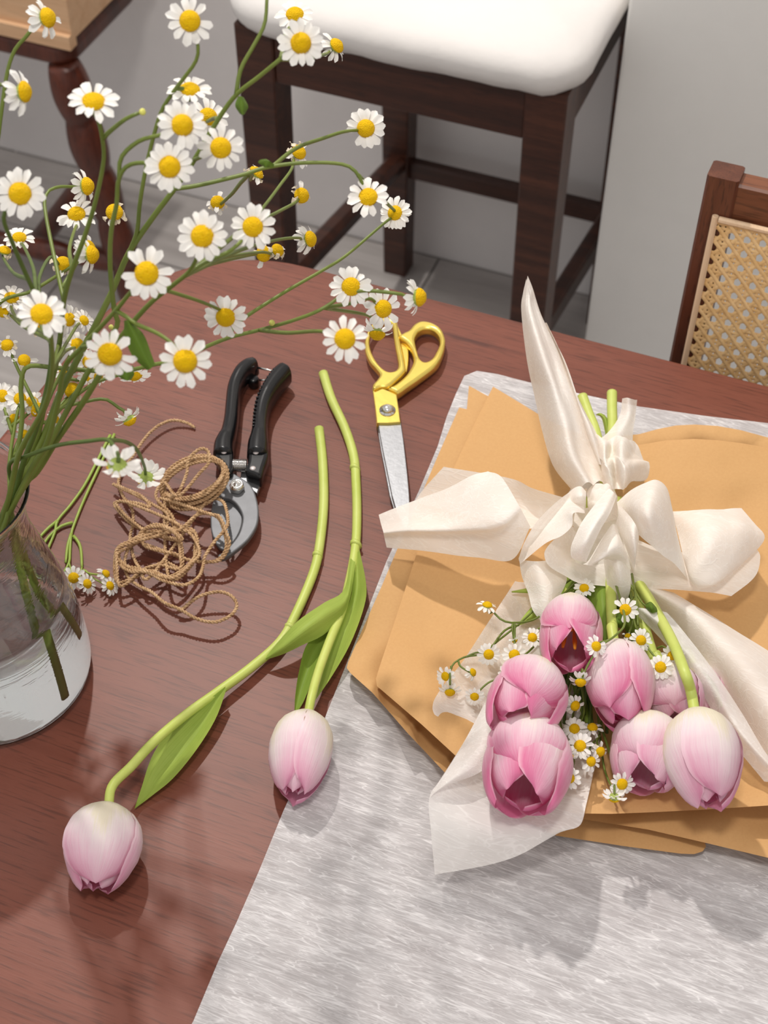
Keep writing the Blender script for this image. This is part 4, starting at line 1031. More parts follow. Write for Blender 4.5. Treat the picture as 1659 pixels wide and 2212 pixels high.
# loose greenery of the bouquet
gr_ = thing('tulip_foliage', 'broad green tulip leaves tucked under the bow between the flowers', 'leaves', P(1300, 1280, .02))
for rows, m in (([[(1272, 1215, .034), (1268, 1290, .040), (1280, 1360, .038), (1296, 1430, .030)], [(1300, 1215, .044), (1302, 1290, .050), (1306, 1360, .046), (1302, 1430, .032)], [(1332, 1215, .036), (1330, 1290, .044), (1322, 1360, .040), (1308, 1430, .030)]], 'tulip_leaf_dark'),
                ([[(1180, 1260, .036), (1150, 1268, .038), (1105, 1277, .040)], [(1180, 1272, .038), (1150, 1276, .040), (1105, 1278, .041)], [(1180, 1284, .036), (1150, 1282, .038), (1105, 1280, .040)]], 'tulip_leaf'),
                ([[(1180, 1280, .034), (1140, 1320, .034), (1118, 1350, .034)], [(1184, 1290, .038), (1148, 1330, .038), (1120, 1350, .034)], [(1190, 1300, .034), (1156, 1336, .034), (1122, 1351, .034)]], 'tulip_leaf'),
                ([[(1232, 1225, .030), (1205, 1300, .030), (1180, 1400, .028)], [(1248, 1230, .036), (1224, 1310, .036), (1188, 1402, .030)], [(1262, 1235, .030), (1240, 1320, .030), (1196, 1404, .028)]], 'tulip_leaf_dark'),
                ([[(1340, 1230, .030), (1370, 1310, .032), (1392, 1400, .030)], [(1326, 1240, .036), (1350, 1320, .038), (1384, 1404, .032)], [(1312, 1250, .030), (1336, 1330, .032), (1376, 1408, .030)]], 'tulip_leaf_dark'),
                ([[(1230, 1400, .022), (1236, 1480, .022), (1262, 1560, .024)], [(1250, 1400, .026), (1258, 1480, .026), (1272, 1562, .026)], [(1270, 1400, .022), (1276, 1480, .022), (1282, 1564, .024)]], 'tulip_leaf_dark'),
                ([[(1286, 896, .030), (1300, 905, .032), (1310, 950, .03)], [(1296, 892, .034), (1308, 908, .036), (1314, 950, .03)], [(1306, 896, .030), (1314, 910, .032), (1318, 950, .03)]], 'tulip_leaf')):
    part('leaf', leaf(rows), M[m], gr_)

# ------------------------------------------------------------------ feverfew
rgD = np.random.RandomState(77)
def petal_mesh(kind, seed):
    rg = np.random.RandomState(seed)
    nt, nw = 6, 5
    G = np.zeros((nw, nt, 3))
    for i, q in enumerate(np.linspace(-1, 1, nw)):
        for j, t in enumerate(np.linspace(0, 1, nt)):
            w = np.interp(t, [0, .2, .5, .8, .93, 1], [.036, .060, .081, .083, .064, .032]) * rg.uniform(0.97, 1.03)
            x = 0.19 + (0.31 - 0.012 * q * q * (t > .9) + (0.012 if (t > .9 and abs(q) == .5) else 0)) * t
            z = -0.02 + 0.045 * math.sin(t * 2.6) - 0.03 * t + 0.02 * q * q
            y = q * w
            if kind == 'wilt':
                x = 0.19 + 0.20 * t; y *= 0.8 + 0.3 * math.sin(5 * t + seed); z = -0.02 - 0.10 * t * t + 0.05 * math.sin(7 * t + seed + q)
            G[i, j] = (x, y, z)
    g = grid(G)
    return mesh_from('petal', (g[0], g[1], None), M['wilt'] if kind == 'wilt' else M['white'])
PET = [petal_mesh('fresh', s) for s in range(4)]
WILT = [petal_mesh('wilt', s) for s in range(4)]
def disc_mesh(tall):
    pr = [(0.0005, 0.06 + tall), (0.05, 0.065 + tall), (0.11, 0.055 + tall), (0.17, 0.02 + tall * .8), (0.215, tall * .35), (0.225, -0.02), (0.20, -0.04)]
    d = lathe(pr[::-1], (0, 0, 0), 22)
    cal = [(0.205, -0.035), (0.20, -0.07), (0.15, -0.115), (0.07, -0.14), (0.04, -0.16), (0.0005, -0.165)]
    c = lathe(cal[::-1], (0, 0, 0), 16)
    g = join((d[0], d[1], None), (c[0], c[1], None))
    mi = [0] * len(d[1]) + [1] * len(c[1])
    return mesh_from('flower_head', (g[0], g[1], None, mi), [M['disc'], M['calyx']])
DISC = [disc_mesh(0.05), disc_mesh(0.09), disc_mesh(0.07)]
def bud_mesh():
    d = lathe([(0.0005, -0.2), (0.12, -0.18), (0.22, -0.05), (0.24, 0.08), (0.20, 0.16), (0.1, 0.2), (0.0005, 0.19)], (0, 0, 0), 16)
    return mesh_from('bud', (d[0], d[1], None), M['bud'])
BUD = bud_mesh()
def link(me, name, parent, mat):
    o = bpy.data.objects.new(name, me)
    COL.objects.link(o)
    o.parent = parent
    o.matrix_local = mat
    return o
def head(root, c, n, D, kind, rg):
    """one flower head: disc with calyx, and every petal a mesh of its own"""
    off = OFF[root.name]
    n = np.array(n) / np.linalg.norm(n)
    R = Vector(n).to_track_quat('Z', 'Y').to_matrix().to_4x4()
    Mx = Matrix.Translation(Vector(c - off)) @ R @ Matrix.Rotation(rg.uniform(0, 6.28), 4, 'Z') @ Matrix.Diagonal((D, D, D, 1))
    o = link(rg.choice(DISC), 'flower_head', root, Mx)
    npet = rg.randint(12, 15)
    for k in range(npet):
        ang = 2 * math.pi * (k + rg.uniform(-.16, .16)) / npet
        if kind == 'f':
            if rg.rand() < 0.03: continue
            me = rg.choice(PET); tilt = rg.normal(0.03, 0.09); sc = rg.uniform(0.92, 1.04)
        elif kind == 's':                     # petals swept back
            me = rg.choice(PET); tilt = rg.normal(0.45, 0.2); sc = rg.uniform(0.9, 1.05)
        else:
            if rg.rand() < 0.15: continue
            me = rg.choice(WILT if rg.rand() < 0.65 else PET); tilt = rg.normal(0.3, 0.3); sc = rg.uniform(0.75, 1.0)
        link(me, 'petal', o, Matrix.Rotation(ang, 4, 'Z') @ Matrix.Rotation(tilt, 4, 'Y') @ Matrix.Rotation(rg.normal(0, 0.15), 4, 'X') @ Matrix.Diagonal((sc, sc * rg.uniform(0.9, 1.15), 1, 1)))
    return o
def facing(c, dirdeg, tilt):
    v = CAM - c; v /= np.linalg.norm(v)
    r = math.radians(dirdeg); t = math.radians(tilt)
    side = RIGHT * math.cos(r) + _UP * math.sin(r)
    side = side - v * (side @ v); side /= np.linalg.norm(side)
    return v * math.cos(t) + side * math.sin(t)

def arclen(p):
    return np.concatenate([[0], np.cumsum(np.linalg.norm(np.diff(np.array(p)[:, :2], axis=0), axis=1))])
def stalk(label, main, r0, heads, branches=(), bottom=None, buds=(), leaves=(), mat='stem', dend=None, free=False, r1=0.0010, name='feverfew_stalk'):
    """a cut stalk standing in the vase. main: pixel points from the mouth outward, ending at heads[0] (or at distance dend).
    heads: (x, y, size in pixels, direction, tilt, kind[, distance]); branches: (points, index of the head or None[, distance])"""
    rg = np.random.RandomState(int(abs(main[0][0] * 7 + main[-1][0] * 13 + main[-1][1])) % 9999)
    H = []
    for h in heads:
        d = h[6] if len(h) > 6 else float(np.clip(F * 0.0238 / h[2], 0.735, 0.935))
        c = PD(h[0], h[1], d)
        H.append((c, facing(c, h[3], h[4]), h[2] * d / F, h[5], d))
    s = arclen(main)
    d0 = depth_at(main[0][0], main[0][1], TOP + 0.178)
    d1 = dend if dend else H[0][4]
    dep = d0 + (d1 - d0) * (s / s[-1])
    pts = [PD(x, y, d) for (x, y), d in zip(main, dep)]
    root = thing(name, label, 'flower stalk', VC + np.array([0, 0, 0.006]), 'feverfew stalks in the glass vase')
    m = pts[0] - VC
    rad = np.linalg.norm(m[:2])
    if rad > 0.038: m[:2] *= 0.038 / rad
    m[2] = 0.165
    pts[0] = VC + m
    bo = np.array(bottom, float) if bottom is not None else np.array([-m[0] * 0.9 + rg.uniform(-.012, .012), -m[1] * 0.9 + rg.uniform(-.012, .012), 0.012])
    b3 = bo[0] * RIGHT + bo[1] * AHEAD if bottom is not None else np.array([bo[0], bo[1], 0])
    inside = [VC + b3 + np.array([0, 0, bo[2] + 0.004 * rg.rand()]), VC + m * np.array([1, 1, 0]) * 0.45 + b3 * 0.45 + np.array([0, 0, 0.085])]
    end = []
    if not dend:
        c, n, D = H[0][:3]
        end = [c - n * D * 0.9 * 0.35, c - n * D * 0.14]
        pts = pts[:-1]
    allp = np.array(inside + pts + end)
    line = resample(crom(allp, 160), 0.004)
    gs = [tube(line, np.linspace(r0 * 0.86, r1, len(line)), 7)]
    mp = np.array(main, float)
    pool = [(x, y, d) for (x, y), d in zip(main, dep)]
    for br in branches:
        bp = br[0]; hi = br[1]
        pl = np.array(pool)
        q = crom(pl, 8 * len(pl)) if len(pl) == len(main) else pl
        near = q[np.argmin(np.sum((q[:, :2] - np.array(bp[0])) ** 2, 1))]
        da = near[2]
        bp = [tuple(near[:2])] + list(bp[1:])
        db = H[hi][4] if hi is not None else (br[2] if len(br) > 2 else da - 0.01)
        sb = arclen(bp)
        bd = [da + (db - da) * t for t in sb / sb[-1]]
        q = [PD(x, y, d) for (x, y), d in zip(bp, bd)]
        pool += [tuple(w) for w in crom(np.array([(x, y, d) for (x, y), d in zip(bp, bd)]), 6 * len(bp))]
        if hi is not None:
            c, n, D = H[hi][:3]
            q = q[:-1] + [c - n * D * 0.3, c - n * D * 0.14]
        ln = resample(crom(np.array(q), 60), 0.004)
        gs.append(tube(ln, np.linspace(0.00125, 0.0009, len(ln)), 6))
    part('stem', join(*gs), M[mat], root)
    for c, n, D, kd, d in H: head(root, c, n, D, kd, rg)
    for x, y, size, dirn, tl in buds:
        j = int(np.argmin(np.sum((mp - np.array([x, y])) ** 2, 1)))
        c = PD(x, y, dep[j] - 0.005); n = facing(c, dirn, tl); D = size * dep[j] / F * 2
        link(BUD, 'bud', root, Matrix.Translation(Vector(c - OFF[root.name])) @ Vector(n).to_track_quat('Z', 'Y').to_matrix().to_4x4() @ Matrix.Diagonal((D, D, D, 1)))
    for rows in leaves:
        x, y = rows[0][0]
        j = int(np.argmin(np.sum((mp - np.array([x, y])) ** 2, 1)))
        R = []
        for k, r in enumerate(rows):
            R.append(crom(np.array([PD(px, py, dep[j] - 0.004 - 0.006 * math.sin(k * 1.5)) for px, py in r]), 14))
        G = crom(np.array(R).reshape(len(R), -1), 8).reshape(8, 14, 3)
        part('leaf', grid(G), M['daisy_leaf'], root)
    return root
stalk('feverfew stalk at far left whose daisies hang before the pale crate and turned leg', [(-30, 1080), (-60, 950), (-70, 800), (-60, 600), (-35, 420), (-8, 320), (2, 250), (15, 160), (32, 108), (60, 75), (95, 46)], 0.0022,
      [(103, 38, 98, 15, 52, 's'), (54, 198, 104, 5, 60, 's')], [([(-14, 340), (-6, 200), (8, 183), (36, 192), (50, 196)], 1)])
stalk('feverfew stalk with a wide white daisy and a yellow bud before the turned stool leg', [(50, 1040), (75, 960), (95, 880), (118, 800), (130, 730), (138, 650), (157, 580), (183, 510), (205, 440), (222, 362), (224, 320), (214, 264), (203, 222)], 0.0029,
      [(202, 218, 115, 92, 46, 'f'), (188, 402, 88, 5, 60, 's'), (165, 462, 88, 100, 45, 'f'), (198, 550, 92, 5, 65, 's')],
      [([(228, 300), (236, 285), (270, 258), (300, 244)], None), ([(100, 620), (100, 470), (100, 420), (125, 404), (165, 400)], 1), ([(160, 575), (150, 540), (160, 500), (165, 470)], 2), ([(150, 610), (165, 570), (195, 552)], 3)],
      buds=[(307, 242, 16, 20, 50)])
stalk('largest feverfew stalk, its branches spread before the wall, the dark stool and the white cushion', [(45, 1060), (70, 1000), (100, 930), (130, 850), (160, 790), (203, 709), (243, 628), (278, 547), (330, 470), (377, 408), (420, 345), (470, 260), (510, 205), (560, 165), (605, 128), (640, 100)], 0.0036,
      [(650, 93, 103, 0, 8, 'f'), (637, 30, 88, 92, 46, 'f'), (728, 98, 78, 40, 56, 's'), (410, 45, 104, 90, 8, 'f'), (410, 192, 100, 90, 56, 'f'), (450, 252, 92, 60, 30, 'f'), (477, 319, 104, 60, 10, 'f'),
       (795, 425, 94, 100, 24, 'f'), (790, 277, 88, 90, 8, 'f'), (555, 372, 78, 50, 72, 'w'), (470, 437, 70, 90, 26, 'w'), (853, 460, 74, 160, 22, 'f')],
      [([(605, 128), (618, 70), (634, 38)], 1), ([(600, 135), (650, 128), (700, 118), (722, 104)], 2), ([(513, 200), (520, 150), (550, 95), (572, 50), (577, -10)], None, 0.78),
       ([(292, 525), (296, 500), (302, 440), (318, 350), (345, 250), (370, 205), (400, 165), (424, 130), (427, 95), (412, 50)], 3),
       ([(380, 190), (398, 193), (410, 194)], 4), ([(480, 245), (465, 255), (452, 256)], 5), ([(430, 335), (455, 330), (472, 322)], 6),
       ([(380, 410), (430, 400), (530, 376), (570, 363), (650, 352), (740, 355), (775, 380), (792, 415)], 7), ([(590, 358), (640, 320), (700, 298), (745, 284), (785, 278)], 8), ([(535, 376), (545, 378), (553, 374)], 9), ([(540, 374), (520, 395), (500, 420), (475, 435)], 10), ([(775, 380), (815, 420), (846, 455)], 11)],
      bottom=(0.046, -0.024, 0.010),
      leaves=[[[(514, 208), (508, 228), (518, 246)], [(520, 208), (522, 228), (524, 248)], [(526, 210), (536, 230), (528, 247)]],
              [[(572, 362), (558, 352), (562, 345), (575, 343)], [(574, 362), (575, 353), (580, 348), (586, 350)], [(577, 362), (590, 362), (592, 355), (588, 352)]]])
stalk('thick feverfew stalk with two arching daisies crowded below the wall', [(55, 1085), (85, 1000), (130, 915), (165, 850), (215, 760), (253, 704), (246, 666), (238, 578), (240, 502), (252, 440), (255, 395), (268, 365), (290, 353), (325, 353), (350, 358)], 0.0030,
      [(366, 360, 108, 90, 6, 'f'), (394, 270, 108, 60, 15, 'f'), (247, 458, 84, 100, 22, 'w')],
      [([(254, 385), (262, 340), (300, 305), (345, 292), (385, 275)], 1), ([(240, 500), (242, 480), (246, 462)], 2)])
stalk('feverfew stalk with the big daisy and many small ones before the dark stool leg', [(62, 1050), (78, 1020), (121, 952), (175, 875), (215, 810), (250, 745), (286, 697), (329, 651), (375, 615), (410, 585), (430, 545), (437, 515)], 0.0034,
      [(437, 510, 112, 90, 5, 'f'), (546, 490, 102, 90, 6, 'f'), (570, 548, 80, 0, 25, 'w'), (600, 540, 66, 40, 45, 'w'), (671, 516, 80, 12, 56, 's'), (652, 422, 76, 20, 20, 'w'), (646, 328, 76, 45, 40, 'w')],
      [([(400, 592), (440, 568), (500, 540), (542, 495)], 1), ([(390, 602), (440, 575), (520, 555), (566, 550)], 2), ([(395, 600), (470, 560), (560, 545), (596, 541)], 3), ([(400, 590), (520, 540), (600, 518), (645, 514), (668, 516)], 4), ([(420, 570), (520, 500), (600, 458), (640, 436), (650, 425)], 5), ([(430, 560), (540, 480), (575, 440), (605, 400), (630, 365), (644, 332)], 6)], bottom=(0.052, 0.006, 0.030))
stalk('feverfew stalk with a big daisy and a drooping green leaf over the table corner', [(40, 1090), (70, 1010), (100, 960), (125, 870), (139, 795), (177, 750), (250, 671), (275, 640), (300, 612), (316, 594)], 0.0030,
      [(317, 590, 118, 90, 5, 'f'), (487, 686, 96, 250, 20, 'f'), (400, 780, 118, 270, 6, 'f'), (237, 766, 120, 260, 24, 'f')],
      [([(285, 640), (340, 625), (400, 640), (450, 658), (482, 682)], 1), ([(255, 668), (270, 682), (290, 698), (340, 720), (375, 745), (398, 776)], 2), ([(215, 712), (225, 740), (236, 764)], 3)],
      leaves=[[[(268, 692), (270, 730), (288, 772), (318, 800)], [(274, 692), (292, 728), (310, 765), (326, 796)], [(281, 694), (310, 722), (326, 762), (335, 787)]], [[(262, 790), (250, 805), (262, 818)], [(268, 788), (272, 808), (274, 822)], [(276, 790), (290, 806), (284, 820)]]])
stalk('long feverfew stalk spreading right over the bare table to the gold scissors', [(20, 1080), (35, 1000), (48, 900), (45, 830), (60, 792), (127, 795), (253, 803), (335, 787), (390, 778), (441, 751), (500, 728), (565, 712), (640, 690), (700, 665), (750, 630)], 0.0022,
      [(758, 619, 92, 90, 6, 'f'), (745, 732, 104, 90, 6, 'f'), (828, 667, 88, 0, 20, 'f'), (906, 642, 92, 0, 74, 's'), (815, 722, 80, 265, 74, 's'), (853, 460, 74, 150, 24, 'f')],
      [([(565, 712), (620, 719), (695, 716), (740, 730)], 1), ([(690, 668), (760, 655), (800, 645), (826, 664)], 2), ([(745, 640), (800, 628), (870, 636), (900, 642)], 3), ([(700, 665), (790, 680), (812, 715)], 4), ([(480, 735), (510, 700), (600, 640), (700, 582), (750, 550), (835, 478), (850, 464)], 5)], buds=[(587, 698, 14, 60, 40)])
stalk('dark feverfew stalk at the left edge with one round daisy over the floor', [(10, 1075), (50, 1000), (80, 920), (105, 820), (110, 740), (86, 659), (61, 603), (28, 527), (8, 465), (30, 425)], 0.0029,
      [(43, 418, 112, 90, 5, 'f'), (42, 512, 70, 92, 48, 'f'), (137, 570, 80, 70, 26, 'w'), (10, 540, 64, 80, 62, 'w')],
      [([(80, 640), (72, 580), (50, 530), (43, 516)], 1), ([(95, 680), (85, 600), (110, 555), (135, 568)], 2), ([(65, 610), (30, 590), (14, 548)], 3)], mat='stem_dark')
stalk('feverfew stalk with a daisy over a second one, just right of the left edge', [(0, 1085), (40, 985), (95, 880), (112, 800), (110, 725), (98, 700), (92, 685)], 0.0030,
      [(90, 678, 112, 80, 25, 'f'), (85, 705, 70, 270, 40, 'w'), (150, 690, 68, 0, 40, 'f'), (182, 692, 52, 30, 42, 'f'), (25, 643, 72, 80, 46, 'f'), (8, 672, 66, 150, 50, 'w'), (168, 742, 58, 60, 30, 'f')],
      [([(110, 740), (95, 720), (86, 706)], 1), ([(112, 790), (130, 730), (148, 694)], 2), ([(112, 790), (150, 730), (165, 705), (180, 693)], 3), ([(105, 720), (40, 690), (27, 650)], 4), ([(105, 730), (50, 705), (12, 678)], 5), ([(112, 800), (140, 760), (164, 745)], 6)])
stalk('slender feverfew stalk crossing upward from the left edge to a side-on daisy', [(-15, 1060), (-60, 900), (-50, 740), (0, 654), (60, 632), (100, 610), (180, 557), (196, 540)], 0.0019,
      [(195, 536, 78, 10, 62, 's')], dend=None, mat='stem')
stalk('feverfew stalk low on the left whose branch bends to two nodding daisies seen from behind', [(38, 1060), (20, 1005), (60, 985), (125, 962), (190, 953), (232, 950), (248, 968), (252, 1000)], 0.0019,
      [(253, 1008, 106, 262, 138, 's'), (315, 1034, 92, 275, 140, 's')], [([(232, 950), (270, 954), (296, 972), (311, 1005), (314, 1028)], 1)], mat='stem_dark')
stalk('feverfew stalk with a thin side arch to a small tilted daisy above the twine', [(58, 1060), (85, 990), (105, 930), (120, 890), (135, 880), (175, 870), (225, 862), (255, 880), (276, 902)], 0.0022,
      [(280, 908, 72, 300, 98, 's'), (157, 843, 80, 90, 15, 'w'), (190, 815, 52, 60, 40, 'f'), (290, 812, 78, 275, 62, 'f')],
      [([(110, 900), (135, 870), (155, 848)], 1), ([(110, 900), (160, 850), (188, 820)], 2), ([(120, 890), (200, 830), (270, 806), (288, 808)], 3)])
stalk('bushy feverfew stalk with small yellow-centred daisies just above the vase neck', [(5, 1095), (20, 1000), (30, 930), (40, 880), (45, 866)], 0.0026,
      [(45, 862, 68, 60, 20, 'f'), (5, 855, 66, 90, 20, 'f'), (80, 885, 74, 335, 50, 'w'), (30, 905, 58, 320, 40, 'f'), (52, 938, 46, 300, 30, 'f'), (52, 778, 62, 90, 18, 'w'), (100, 948, 46, 330, 42, 'f')],
      [([(28, 940), (12, 890), (6, 858)], 1), ([(32, 920), (60, 895), (78, 886)], 2), ([(28, 940), (30, 915), (30, 908)], 3), ([(24, 980), (40, 950), (50, 940)], 4), ([(38, 890), (48, 830), (52, 784)], 5), ([(24, 985), (60, 960), (96, 949)], 6)])
stalk('short feverfew stalk with tiny daisies half hidden among the stems', [(25, 1080), (60, 980), (90, 900), (120, 830), (150, 770), (162, 748)], 0.0025,
      [(163, 745, 62, 60, 30, 'f'), (120, 905, 44, 30, 40, 'f'), (140, 800, 56, 90, 35, 'f'), (190, 782, 60, 20, 30, 'f'), (15, 745, 64, 120, 35, 'w'), (212, 812, 56, 330, 45, 'f'), (70, 868, 60, 80, 30, 'f')],
      [([(85, 915), (110, 910), (119, 906)], 1), ([(115, 840), (130, 815), (139, 802)], 2), ([(130, 815), (165, 800), (183, 792)], 3), ([(90, 900), (40, 800), (18, 750)], 4), ([(130, 815), (180, 822), (208, 814)], 5), ([(88, 905), (80, 885), (72, 872)], 6)], buds=[(240, 706, 12, 260, 60)])

def sprig(label, cat, group, stems, heads, r0=0.0009, mat='stem', leaves=(), base=None):
    """a cut sprig lying or tied: stems are (x, y, h) lines; heads (x, y, h, size, direction, tilt, kind, start of its own little stem)"""
    root = thing('feverfew_sprig', label, cat, P(*(base or stems[0][0])), group)
    rg = np.random.RandomState(int(heads[0][0] * 3 + heads[0][1]) % 9999)
    gs = []
    for s in stems:
        ln = resample(crom(np.array([P(*q) for q in s]), 50), 0.004)
        gs.append(tube(ln, np.linspace(r0, r0 * 0.75, len(ln)), 6))
    for h in heads:
        c = P(h[0], h[1], h[2]); n = facing(c, h[4], h[5])
        D = h[3] * np.linalg.norm(c - CAM) * 0.985 / F
        if len(h) > 7 and h[7]:
            s = P(*h[7]); e = c - n * D * 0.14; m_ = (s + e) / 2 - n * D * 0.25 + np.array([0, 0, 0.002])
            gs.append(tube(crom(np.array([s, m_, e]), 14), 0.0007, 6))
        head(root, c, n, D, h[6], rg)
    part('stem', join(*gs), M[mat], root)
    for rows in leaves: part('leaf', patch(rows, 6, 10), M['daisy_leaf'], root)
    return root
S = .0022
sprig('small forked feverfew sprig lying on the table between the vase and the twine', 'flower sprig', None,
      [[(247, 938, S), (232, 970, S), (218, 1001, S), (195, 1050, S), (177, 1090, S), (162, 1128, S), (154, 1153, S), (151, 1190, S), (149, 1216, .004), (135, 1240, .003), (122, 1262, .003)],
       [(238, 940, S), (224, 968, S), (210, 996, S), (190, 1035, S), (175, 1060, S), (150, 1094, S), (124, 1125, S), (119, 1148, S), (106, 1180, S), (96, 1206, S), (104, 1230, .003), (122, 1250, .003)],
       [(157, 1129, S), (142, 1133, S), (127, 1140, S), (105, 1160, S), (90, 1182, S), (78, 1196, S)], [(124, 1125, S), (100, 1145, S), (68, 1181, S)], [(159, 1158, S), (170, 1172, S), (175, 1190, S), (177, 1226, .004)], [(154, 1153, S), (146, 1180, S), (142, 1216, .003)]],
      [(159, 1248, .011, 54, 90, 12, 'f', (149, 1214, .004)), (189, 1261, .010, 48, 20, 38, 'f', (177, 1226, .004)), (238, 1265, .009, 46, 25, 40, 'f', (185, 1232, .005)), (229, 1239, .012, 44, 40, 62, 's', (180, 1230, .005)), (137, 1274, .006, 42, 240, 60, 's', (122, 1262, .003))],
      r0=0.0013, mat='stem_sprig', leaves=[[[(108, 1215, .003), (112, 1240, .006), (122, 1260, .004)], [(116, 1213, .004), (124, 1236, .008), (124, 1260, .004)], [(122, 1216, .003), (132, 1232, .005), (126, 1261, .004)]]])
G = 'feverfew sprigs tied into the bouquet'
K = (1290, 1215, .036)
sprig('feverfew sprig in the bouquet reaching furthest left over the tissue edge', 'flower sprig', G, [[K, (1200, 1275, .040), (1130, 1340, .042), (1075, 1385, .046), (1040, 1412, .050), (1002, 1420, .050), (975, 1440, .050), (972, 1480, .046)], [(1120, 1350, .042), (1090, 1362, .046), (1062, 1398, .048)]],
      [(962, 1461, .046, 46, 200, 30, 'f', (974, 1440, .050)), (972, 1496, .036, 52, 270, 60, 's', (972, 1478, .046)), (1022, 1452, .050, 42, 20, 60, 's', (990, 1428, .050)), (1056, 1414, .056, 52, 270, 12, 'f', (1004, 1420, .050))])
sprig('feverfew sprig in the bouquet with one daisy tipped up over bare kraft paper', 'flower sprig', G, [[K, (1210, 1290, .044), (1160, 1335, .050), (1115, 1345, .054), (1085, 1340, .056), (1062, 1318, .058)]],
      [(1053, 1306, .064, 50, 80, 62, 's', (1064, 1322, .058)), (1111, 1415, .054, 56, 90, 6, 'f', (1112, 1346, .054)), (1112, 1384, .050, 30, 300, 100, 's', (1110, 1346, .053))])
sprig('feverfew sprig in the bouquet with two daisies at the upper left of the tulips', 'flower sprig', G, [[K, (1220, 1300, .044), (1180, 1345, .050), (1152, 1366, .054)], [(1200, 1322, .046), (1150, 1400, .050), (1090, 1440, .052)]],
      [(1150, 1377, .058, 48, 80, 20, 'f', (1160, 1360, .052)), (1102, 1461, .064, 60, 265, 14, 'f', (1110, 1430, .052)), (1025, 1505, .048, 44, 265, 30, 'f', (1085, 1465, .052)), (1184, 1440, .042, 52, 20, 20, 'f', (1180, 1390, .042)), (1162, 1440, .040, 44, 120, 40, 'f', (1175, 1390, .042))])
sprig('feverfew sprig in the bouquet whose daisy peeps from under the bow', 'flower sprig', G, [[K, (1276, 1240, .044), (1264, 1258, .050)]], [(1262, 1270, .054, 48, 90, 30, 'f', (1268, 1250, .046))])
sprig('feverfew sprig in the bouquet draped over the central pink tulip', 'flower sprig', G, [[(1330, 1260, .060), (1350, 1340, .080), (1330, 1372, .088), (1295, 1398, .092), (1268, 1440, .088), (1258, 1464, .084)]],
      [(1288, 1396, .096, 50, 20, 22, 'f', (1312, 1384, .090)), (1254, 1474, .080, 56, 270, 58, 's', (1260, 1456, .084))])
sprig('feverfew sprig in the bouquet with small green leaves below the bow tail', 'flower sprig', G, [[(1365, 1240, .050), (1375, 1300, .060), (1378, 1350, .066)], [(1360, 1260, .050), (1390, 1305, .060), (1410, 1312, .062)], [(1362, 1280, .050), (1372, 1350, .060), (1400, 1400, .066), (1420, 1425, .068)]],
      [(1351, 1317, .074, 58, 90, 8, 'f', (1368, 1290, .056)), (1385, 1383, .070, 52, 30, 20, 'f', (1378, 1345, .064)), (1427, 1441, .078, 56, 90, 5, 'f', (1418, 1420, .066)), (1453, 1416, .070, 52, 300, 30, 'f', (1420, 1400, .060)), (1356, 1373, .060, 30, 90, 40, 'w', (1370, 1330, .056))],
      leaves=[[[(1396, 1304, .062), (1406, 1300, .066), (1418, 1312, .064)], [(1394, 1310, .064), (1408, 1312, .070), (1420, 1318, .064)], [(1396, 1316, .062), (1408, 1324, .066), (1420, 1322, .064)]], [[(1330, 1322, .060), (1320, 1340, .062), (1330, 1352, .058)], [(1340, 1322, .064), (1336, 1344, .066), (1336, 1356, .058)], [(1350, 1326, .060), (1350, 1345, .062), (1344, 1356, .058)]]])
sprig('feverfew sprig in the bouquet with tiny daisies by the thick right-hand stem', 'flower sprig', G, [[(1370, 1250, .040), (1420, 1340, .046), (1470, 1420, .050), (1488, 1440, .050)]], [(1495, 1450, .052, 36, 0, 50, 'w', (1484, 1436, .050))])
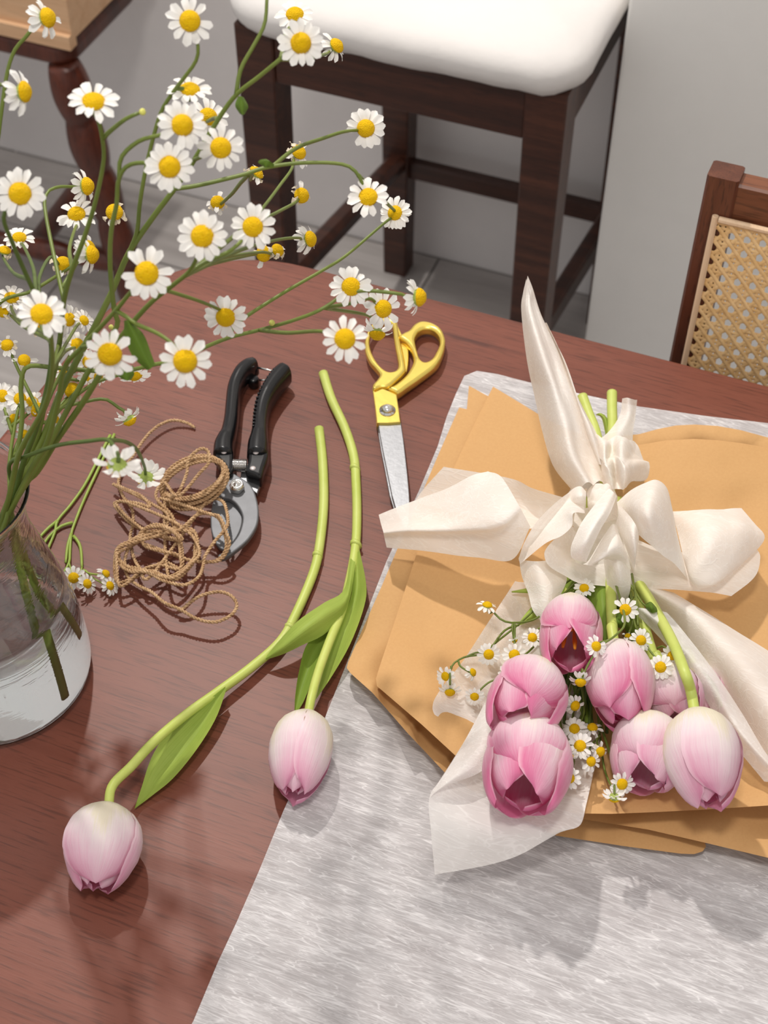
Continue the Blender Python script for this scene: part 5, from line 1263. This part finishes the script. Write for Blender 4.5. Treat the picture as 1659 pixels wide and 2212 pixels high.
sprig('feverfew sprig in the bouquet between the left and central tulips, upper daisy side-on', 'flower sprig', G, [[K, (1270, 1340, .040), (1252, 1430, .044), (1230, 1495, .048), (1240, 1520, .052)], [(1250, 1440, .042), (1262, 1530, .036), (1250, 1570, .040)]],
      [(1243, 1525, .060, 52, 330, 40, 's', (1212, 1490, .054)), (1241, 1574, .046, 52, 90, 15, 'f', (1256, 1545, .036))])
sprig('feverfew sprig in the bouquet with a cluster of daisies above the tissue corner', 'flower sprig', G, [[K, (1268, 1350, .034), (1290, 1470, .034), (1300, 1560, .038), (1290, 1600, .040)], [(1260, 1480, .034), (1212, 1540, .040), (1220, 1600, .044), (1228, 1628, .046)]],
      [(1280, 1571, .048, 52, 80, 50, 's', (1300, 1556, .038)), (1253, 1611, .058, 60, 85, 18, 'f', (1270, 1575, .040)), (1277, 1645, .054, 50, 350, 30, 'f', (1285, 1600, .040)), (1297, 1624, .052, 50, 330, 35, 'w', (1296, 1590, .040))])
sprig('feverfew sprig in the bouquet with the lone daisy on the tissue beside the lowest tulip', 'flower sprig', G, [[K, (1258, 1350, .030), (1246, 1480, .032), (1232, 1600, .044), (1240, 1640, .044), (1234, 1668, .044)]],
      [(1228, 1634, .060, 50, 270, 58, 's', (1232, 1605, .046)), (1230, 1681, .054, 52, 90, 10, 'f', (1238, 1648, .044))])
sprig('feverfew sprig in the bouquet hanging lowest, two daisies on bare kraft paper', 'flower sprig', G, [[K, (1284, 1380, .028), (1290, 1520, .030), (1302, 1640, .036), (1312, 1680, .040), (1326, 1708, .044)], [(1296, 1560, .032), (1322, 1640, .040), (1338, 1676, .044)]],
      [(1344, 1694, .056, 56, 320, 24, 'f', (1334, 1668, .044)), (1327, 1724, .052, 60, 265, 128, 's', (1322, 1700, .046))])
st_ = []
rgS = np.random.RandomState(9)
for i in range(16):
    x0 = 1280 + rgS.uniform(-36, 40); x1 = 1262 + rgS.uniform(-60, 60); yv = rgS.uniform(1470, 1620)
    st_.append(tube(crom(np.array([P(x0, 1230, .030 + rgS.uniform(-.006, .006)), P((x0 + x1) / 2 + rgS.uniform(-14, 14), 1380, .030 + rgS.uniform(-.004, .006)), P(x1, yv, .028 + rgS.uniform(-.004, .004))]), 30), 0.0011, 6))
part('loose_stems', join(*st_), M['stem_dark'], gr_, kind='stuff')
